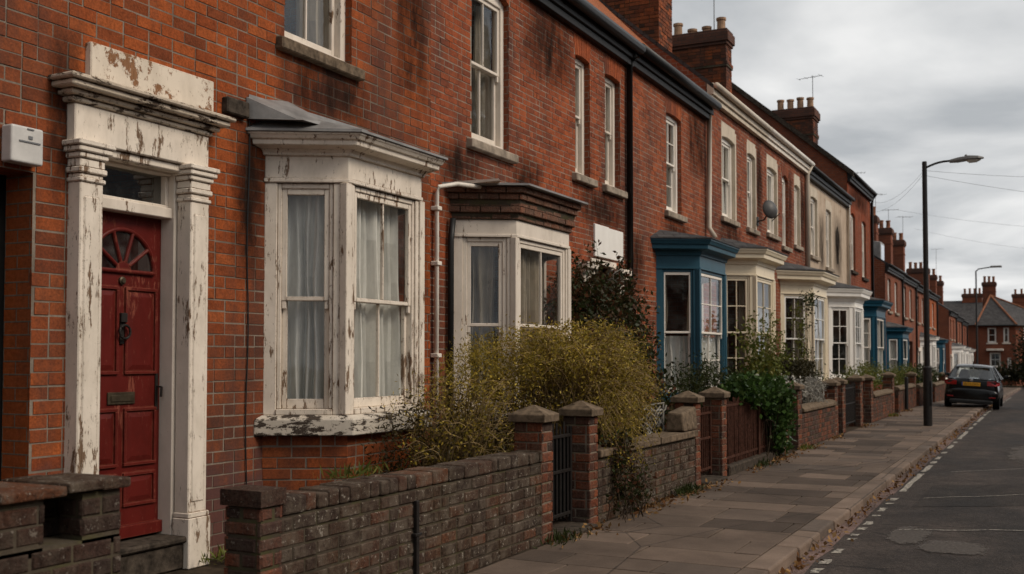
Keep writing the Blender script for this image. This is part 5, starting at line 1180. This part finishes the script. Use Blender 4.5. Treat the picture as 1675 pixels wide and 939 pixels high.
wire('overhead wire from the lamp post to the tall gable house eave', (-2.55, 26.9, 6.02), (-6.0, 42.4, 7.6), .35)
wire('second overhead wire sagging from the lamp post to the left', (-2.55, 26.9, 5.95), (-6.0, 42.6, 7.2), .3)
wire('overhead wire from the lamp post out to the right edge', (-2.5, 26.9, 6.02), (9.5, 38, 7.6), .5)
wire('lower overhead wire from the lamp post to the right edge', (-2.5, 26.9, 5.9), (9.5, 42, 6.6), .5)
wire('far overhead wire crossing the street from the low terrace', (-6, 50, 8.2), (9.5, 44, 6.0), .6)
wire('farther thin overhead wire crossing the street lower down', (-6, 58, 8.2), (9.5, 52, 6.0), .8)

# ------------------------------------------------------------------ parked car (rear at y = 0, facing +y)
def car():
    root = thing('parked_car', 'black hatchback parked half on the pavement, seen from behind', 'car', (-2.27, 38.0, gz(38) - .045))
    W = .82; K = 0.985
    def T(p): return Vector(p)
    def B(mb, name, m, **k):
        off = root.location
        mb.v = [Vector((v.x, v.y, v.z)) + off for v in mb.v]; return mb.build(name, m, root, **k)
    def ring(y, w, zb, zm, zt, cr=.05):
        h = [(0, zb), (w * .8, zb), (w * .97, zb + .1), (w, zm), (w * .965, zm + .16), (w * .9, zt - .02), (w * .8, zt), (0, zt + cr)]
        return [(x, y, z) for x, z in h] + [(-x, y, z) for x, z in reversed(h[1:-1])]
    b = MB(); b.loft([ring(.1, .70, .34, .5, .86, .01), ring(.12, .755, .28, .5, .9, .015), ring(.3, .8, .2, .5, .93, .02), ring(.8, .82, .18, .5, .95, .02), ring(1.6, .825, .18, .5, .94, .02), ring(2.7, .825, .18, .5, .92, .03), ring(3.1, .81, .18, .5, .88, .05), ring(3.7, .77, .2, .48, .76, .05), ring(3.95, .66, .28, .45, .62, .03), ring(4.0, .5, .32, .45, .58, .02)])
    B(b, 'body', 'carpaint', smooth=True, sub=2)
    b = MB()
    def rr(y, w, z0, z1): return [(-w * .96, y, z0), (0, y - .04, z0 - .0), (w * .96, y, z0), (w, y + .02, (z0 + z1) / 2), (w * .97, y, z1), (0, y - .04, z1), (-w * .97, y, z1), (-w, y + .02, (z0 + z1) / 2)]
    b.loft([rr(.02, .74, .24, .58), rr(0.06, .78, .17, .66), rr(.3, .81, .16, .66)]); B(b, 'bumper', 'carpaint', smooth=True, sub=1)
    b = MB(); b.box(-.62, .62, -.045, .2, .16, .29); B(b, 'bumper_trim', 'cartrim', bevel=.03)
    # roof and pillars
    r = MB(); rows = [(.42, .53, 1.325), (.55, .555, 1.365), (1.1, .575, 1.395), (1.8, .565, 1.38), (2.15, .54, 1.335)]
    top = [[(w * x, y, z - .035 * x * x * (1.6 if abs(x) == 1 else 1)) for x in (-1, -.8, -.4, 0, .4, .8, 1)] for y, w, z in rows]
    low = [[(p[0], p[1], p[2] - .04) for p in q] for q in top]
    r.loft([a + c[::-1] for a, c in zip(top, low)]); B(r, 'roof', 'carpaint', smooth=True, sub=1)
    s = MB(); s.loft([[(-.5, .42, 1.325), (.5, .42, 1.325), (.5, .33, 1.295), (-.5, .33, 1.295)], [(-.5, .42, 1.3), (.5, .42, 1.3), (.48, .34, 1.28), (-.48, .34, 1.28)]]); B(s, 'spoiler', 'carpaint', bevel=.008)
    for g in (1, -1):
        for a, c, wd in (((.66, .16, .93), (.52, .45, 1.29), (.11, .22)), ((.72, 1.45, .93), (.555, 1.3, 1.345), (.03, .1)), ((.72, 2.85, .93), (.535, 2.12, 1.31), (.05, .09))):
            pl = MB(); pl.loft([[(g * (a[0] - wd[0]), a[1], a[2] - .02), (g * (a[0] + .07), a[1] + .03, a[2] - .02), (g * (a[0] + .09), a[1] + wd[1] * 2, a[2] - .02), (g * a[0], a[1] + wd[1] * 2, a[2] - .02)],
                     [(g * (c[0] - wd[0]), c[1], c[2]), (g * (c[0] + .0), c[1] + .02, c[2]), (g * (c[0] + .02), c[1] + wd[1], c[2]), (g * (c[0] - .03), c[1] + wd[1], c[2])]]); B(pl, 'pillar', 'carpaint', bevel=.01)
    w = MB(); w.loft([[(x * .66, .17 - .03 * (1 - x * x), .93) for x in (-1, -.5, 0, .5, 1)], [(x * .6, .3 - .03 * (1 - x * x), 1.1) for x in (-1, -.5, 0, .5, 1)], [(x * .51, .43 - .03 * (1 - x * x), 1.3) for x in (-1, -.5, 0, .5, 1)]], False, False); B(w, 'rear_window', 'carglass', smooth=True)
    w = MB(); w.quad((.53, 2.14, 1.3), (-.53, 2.14, 1.3), (-.72, 2.85, .93), (.72, 2.85, .93)); B(w, 'windscreen', 'carclear')
    for g in (1, -1):
        w = MB(); q = [(g * .745, .4, .95), (g * .75, 2.7, .94), (g * .55, 2.05, 1.31), (g * .545, .6, 1.3)]; w.quad(*(q if g > 0 else q[::-1])); B(w, 'side_window', 'carglass')
        t = MB(); t.loft([[(g * .44, .095, .73), (g * .70, .12, .73), (g * .775, .24, .75), (g * .775, .24, .85), (g * .72, .13, .885), (g * .44, .1, .87)], [(g * .44, .065, .735), (g * .70, .085, .735), (g * .80, .24, .755), (g * .80, .24, .85), (g * .73, .1, .88), (g * .44, .07, .865)]]); B(t, 'tail_light', 'taillight', bevel=.012, seg=2)
        m = MB(); m.loft([[(g * .8, 2.5, .95), (g * .8, 2.56, .95), (g * .8, 2.56, .99), (g * .8, 2.5, .99)], [(g * .86, 2.46, .95), (g * .86, 2.56, .95), (g * .86, 2.56, 1.05), (g * .86, 2.46, 1.05)], [(g * .98, 2.45, .97), (g * .98, 2.53, .97), (g * .98, 2.53, 1.05), (g * .98, 2.45, 1.05)]]); B(m, 'wing_mirror', 'carpaint', bevel=.015)
        rf_ = MB(); rf_.box(g * .6 - .09, g * .6 + .09, -.03, .05, .36, .39); B(rf_, 'reflector', 'taillight', bevel=.005)
        for y in (.72, 3.2):
            t = MB(); t.lathe((g * .7, y, .3), [(.2, -.1), (.29, -.1), (.305, -.07), (.305, .07), (.29, .1), (.2, .1)], 22, 'x'); wh = B(t, 'wheel', 'tyre', bevel=.01)
            h = MB(); h.lathe((g * .7, y, .3), [(.205, -.06), (.205, .06)], 18, 'x'); off = root.location; h.v = [v + off for v in h.v]; h.build('rim', 'rim', wh)
    for g in (-1, 1):
        h = MB(); h.loft([[(g * .3 - .2, 1.5, .8), (g * .3 + .2, 1.5, .8), (g * .3 + .2, 1.4, .8), (g * .3 - .2, 1.4, .8)], [(g * .3 - .17, 1.4, 1.02), (g * .3 + .17, 1.4, 1.02), (g * .3 + .17, 1.32, 1.02), (g * .3 - .17, 1.32, 1.02)], [(g * .3 - .1, 1.38, 1.2), (g * .3 + .1, 1.38, 1.2), (g * .3 + .1, 1.3, 1.2), (g * .3 - .1, 1.3, 1.2)]]); B(h, 'seat', 'cartrim', bevel=.03)
    n = MB(); n.box(-.25, .25, .055, .09, .715, .82); pl_ = B(n, 'number_plate', 'plate', bevel=.004)
    n = MB(); n.box(-.285, -.252, .055, .09, .715, .82); B(n, 'plate_band', 'plateblue')
    off = root.location
    text('BV13 CWV', .095, pl_, 'plateink', lambda c: Vector((c.x * .92, .053 - c.z, .768 + c.y)), 'plate_text')
    bd = MB(); bd.lathe((0, .095, .885), [(.045, 0), (.045, -.03), (.03, -.035)], 18, 'y'); B(bd, 'badge', 'chrome')
    wi = MB(); wi.box(-.02, .36, .14, .17, .915, .94); wi.tube([(0, .12, .91), (0, .1, .93)], .025, 8); B(wi, 'rear_wiper', 'cartrim', bevel=.006)
    an = MB(); an.tube([(0, .6, 1.38), (0, .48, 1.47)], .012, 6); B(an, 'roof_aerial', 'cartrim')
    root.rotation_euler = (0, R(3.0), 0); root.scale = (1.05, 1.05, 1.05)
M['carglass'] = m_glass('car_glass', (.85, .9, .9), 1.6)
M['carclear'] = m_glass('windscreen_glass', (.9, .94, .94), .3)
car()

# conifer on the other side, seen only as a reflection in the upstairs window
def conifer(rnd, st, lf):
    x, y = 10.5, 41.4; st.tube([(x, y, -.2), (x, y, 8), (x, y, 17.4)], [.25, .15, .03], 8)
    for k in range(90):
        z = 4 + 13.6 * k / 90; rad = min(1.4, 2.6 * (1 - (z / 18))) + .15
        for j in range(6):
            a = rnd.random() * 6.28; c = Vector((x + rad * .6 * math.cos(a), y + rad * .6 * math.sin(a), z)); cloud(lf[0], rnd, c, (rad * .45, rad * .45, .25), 16, .3, .16, 8, .35)
plant('conifer_tree', 'tall dark conifer across the street, mirrored in the large upstairs sash window', 'tree', (10.5, 41.4, -.1), ('hedge',), 'twigdark', conifer, 130)

def opposite():
    root = thing('terraced_house', 'red brick house on the other side of the street, mirrored in the bay window panes', 'house', (12, 3, 0), 'houses opposite, seen in reflections')
    f = F(12, 6, (0, -1)); w = MB(); W = [(.8, 1.8, 3.9, 5.5), (3.8, 4.8, 3.9, 5.5), (3.4, 5.2, .9, 2.6), (.8, 1.7, 0, 2.1)]
    sheet_holes(w, f, 0, 6, -.3, 6.2, W); w.quad((12, 6, -.3), (20, 6, -.3), (20, 6, 6.2), (16, 6, 9.2), (12, 6, 6.2)); w.quad((20, 0, -.3), (12, 0, -.3), (12, 0, 6.2), (16, 0, 9.2), (20, 0, 6.2)); w.quad((20, 6, -.3), (20, 0, -.3), (20, 0, 6.2), (20, 6, 6.2)); w.build('wall', 'btg', root)
    r = MB(); r.quad((11.7, 0, 6), (11.7, 6, 6), (16, 6, 9.25), (16, 0, 9.25)); r.quad((20.3, 6, 6), (20.3, 0, 6), (16, 0, 9.25), (16, 6, 9.25)); r.build('roof', 'slate2', root)
    for i, q in enumerate(W):
        p = MB(); u0, u1, z0, z1 = q
        for a in ((u0, u0 + .08, z0, z1), (u1 - .08, u1, z0, z1), (u0 + .08, u1 - .08, z0, z0 + .08), (u0 + .08, u1 - .08, z1 - .08, z1), (u0 + .08, u1 - .08, (z0 + z1) / 2 - .03, (z0 + z1) / 2 + .03)): p.fbox(f, *a, -.2, -.1)
        fr = p.build('window' if i < 3 else 'door_frame', 'white', root); g = MB(); g.fbox(f, u0, u1, z0, z1, -.3, -.22); g.build('pane' if i < 3 else 'front_door', 'black', fr)
    return root
op = opposite()
for k in range(1, 13):
    c = op.copy(); COL.objects.link(c); c.location.y = 3 + (k - 3) * 6.02
    for ch in op.children:
        d = ch.copy(); COL.objects.link(d); d.parent = c
        for g in ch.children: e = g.copy(); COL.objects.link(e); e.parent = d
op.location.y = 3 + 10 * 6.02
# ------------------------------------------------------------------ sky, sun, camera
SUN_EL, SUN_AZ = R(42), R(84)              # azimuth clockwise from +y (street direction)
w = bpy.data.worlds.new('World'); sc.world = w; w.use_nodes = True; t = w.node_tree; t.nodes.clear()
def wn(typ, **at):
    n = t.nodes.new('ShaderNode' + typ)
    for k, v in at.items(): setattr(n, k, v)
    return n
L = t.links.new
sky = wn('TexSky', sky_type='NISHITA', sun_disc=False, sun_elevation=SUN_EL, sun_rotation=SUN_AZ)
tc = wn('TexCoord'); sx = wn('SeparateXYZ'); L(tc.outputs['Generated'], sx.inputs[0])
def mth(op, a, b=0.):
    n = wn('Math', operation=op)
    for i, v in enumerate((a, b)):
        if isinstance(v, bpy.types.NodeSocket): L(v, n.inputs[i])
        else: n.inputs[i].default_value = v
    return n.outputs[0]
z = mth('ADD', mth('MAXIMUM', sx.outputs[2], 0.), .16)
cb = wn('CombineXYZ'); L(mth('DIVIDE', sx.outputs[0], z), cb.inputs[0]); L(mth('DIVIDE', sx.outputs[1], z), cb.inputs[1])
n1 = wn('TexNoise'); L(cb.outputs[0], n1.inputs['Vector']); n1.inputs['Scale'].default_value = .85; n1.inputs['Detail'].default_value = 7; n1.inputs['Roughness'].default_value = .52; n1.inputs['Distortion'].default_value = .3
rp = wn('ValToRGB'); L(n1.outputs['Fac'], rp.inputs[0]); e = rp.color_ramp.elements
e[0].position = .42; e[0].color = (3.3, 3.45, 3.6, 1); e[1].position = .6; e[1].color = (6.3, 6.3, 6.25, 1)
# the overcast is slightly dimmer overhead and brighter towards the veiled sun
el = mth('ADD', mth('MULTIPLY', mth('MAXIMUM', sx.outputs[2], 0.), -.1), 1.02)
sd = mth('ADD', mth('MULTIPLY', mth('MAXIMUM', mth('ADD', mth('MULTIPLY', sx.outputs[0], .95), mth('MULTIPLY', sx.outputs[1], -.1)), 0.), 1.2), 1.)
bk = mth('ADD', mth('MULTIPLY', mth('MINIMUM', sx.outputs[1], 0.), .6), 1.)   # unseen sky behind the viewer dimmed, to darken faces turned that way
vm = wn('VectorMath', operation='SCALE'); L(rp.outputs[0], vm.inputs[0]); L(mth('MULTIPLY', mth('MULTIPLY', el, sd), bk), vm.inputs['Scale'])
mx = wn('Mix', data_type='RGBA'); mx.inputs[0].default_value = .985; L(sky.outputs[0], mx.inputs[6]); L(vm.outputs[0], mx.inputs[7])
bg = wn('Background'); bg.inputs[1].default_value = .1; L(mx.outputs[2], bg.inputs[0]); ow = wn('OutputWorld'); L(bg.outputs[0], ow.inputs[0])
sn = bpy.data.lights.new('sun', 'SUN'); sn.energy = 1.5; sn.angle = R(20); sn.color = (1, .87, .72); so = bpy.data.objects.new('sun', sn); COL.objects.link(so)
dirv = Vector((math.sin(SUN_AZ) * math.cos(SUN_EL), math.cos(SUN_AZ) * math.cos(SUN_EL), math.sin(SUN_EL))); so.rotation_euler = (-dirv).to_track_quat('-Z', 'Y').to_euler(); so.location = (10, 0, 30)
cam = bpy.data.cameras.new('camera'); co = bpy.data.objects.new('camera', cam); COL.objects.link(co); sc.camera = co
co.location = (0, 0, 1.6); co.rotation_euler = (R(92), 0, math.atan(.5)); cam.sensor_width = 36; cam.lens = 36 * 1750 / 1675; cam.shift_y = .03247; cam.clip_end = 3000; cam.clip_start = .05
cam.dof.use_dof = True; cam.dof.focus_distance = 9.6; cam.dof.aperture_fstop = 2.8
vs = sc.view_settings; vs.view_transform = 'Standard'; vs.look = 'None'; vs.gamma = 1; vs.exposure = .48; vs.use_curve_mapping = False
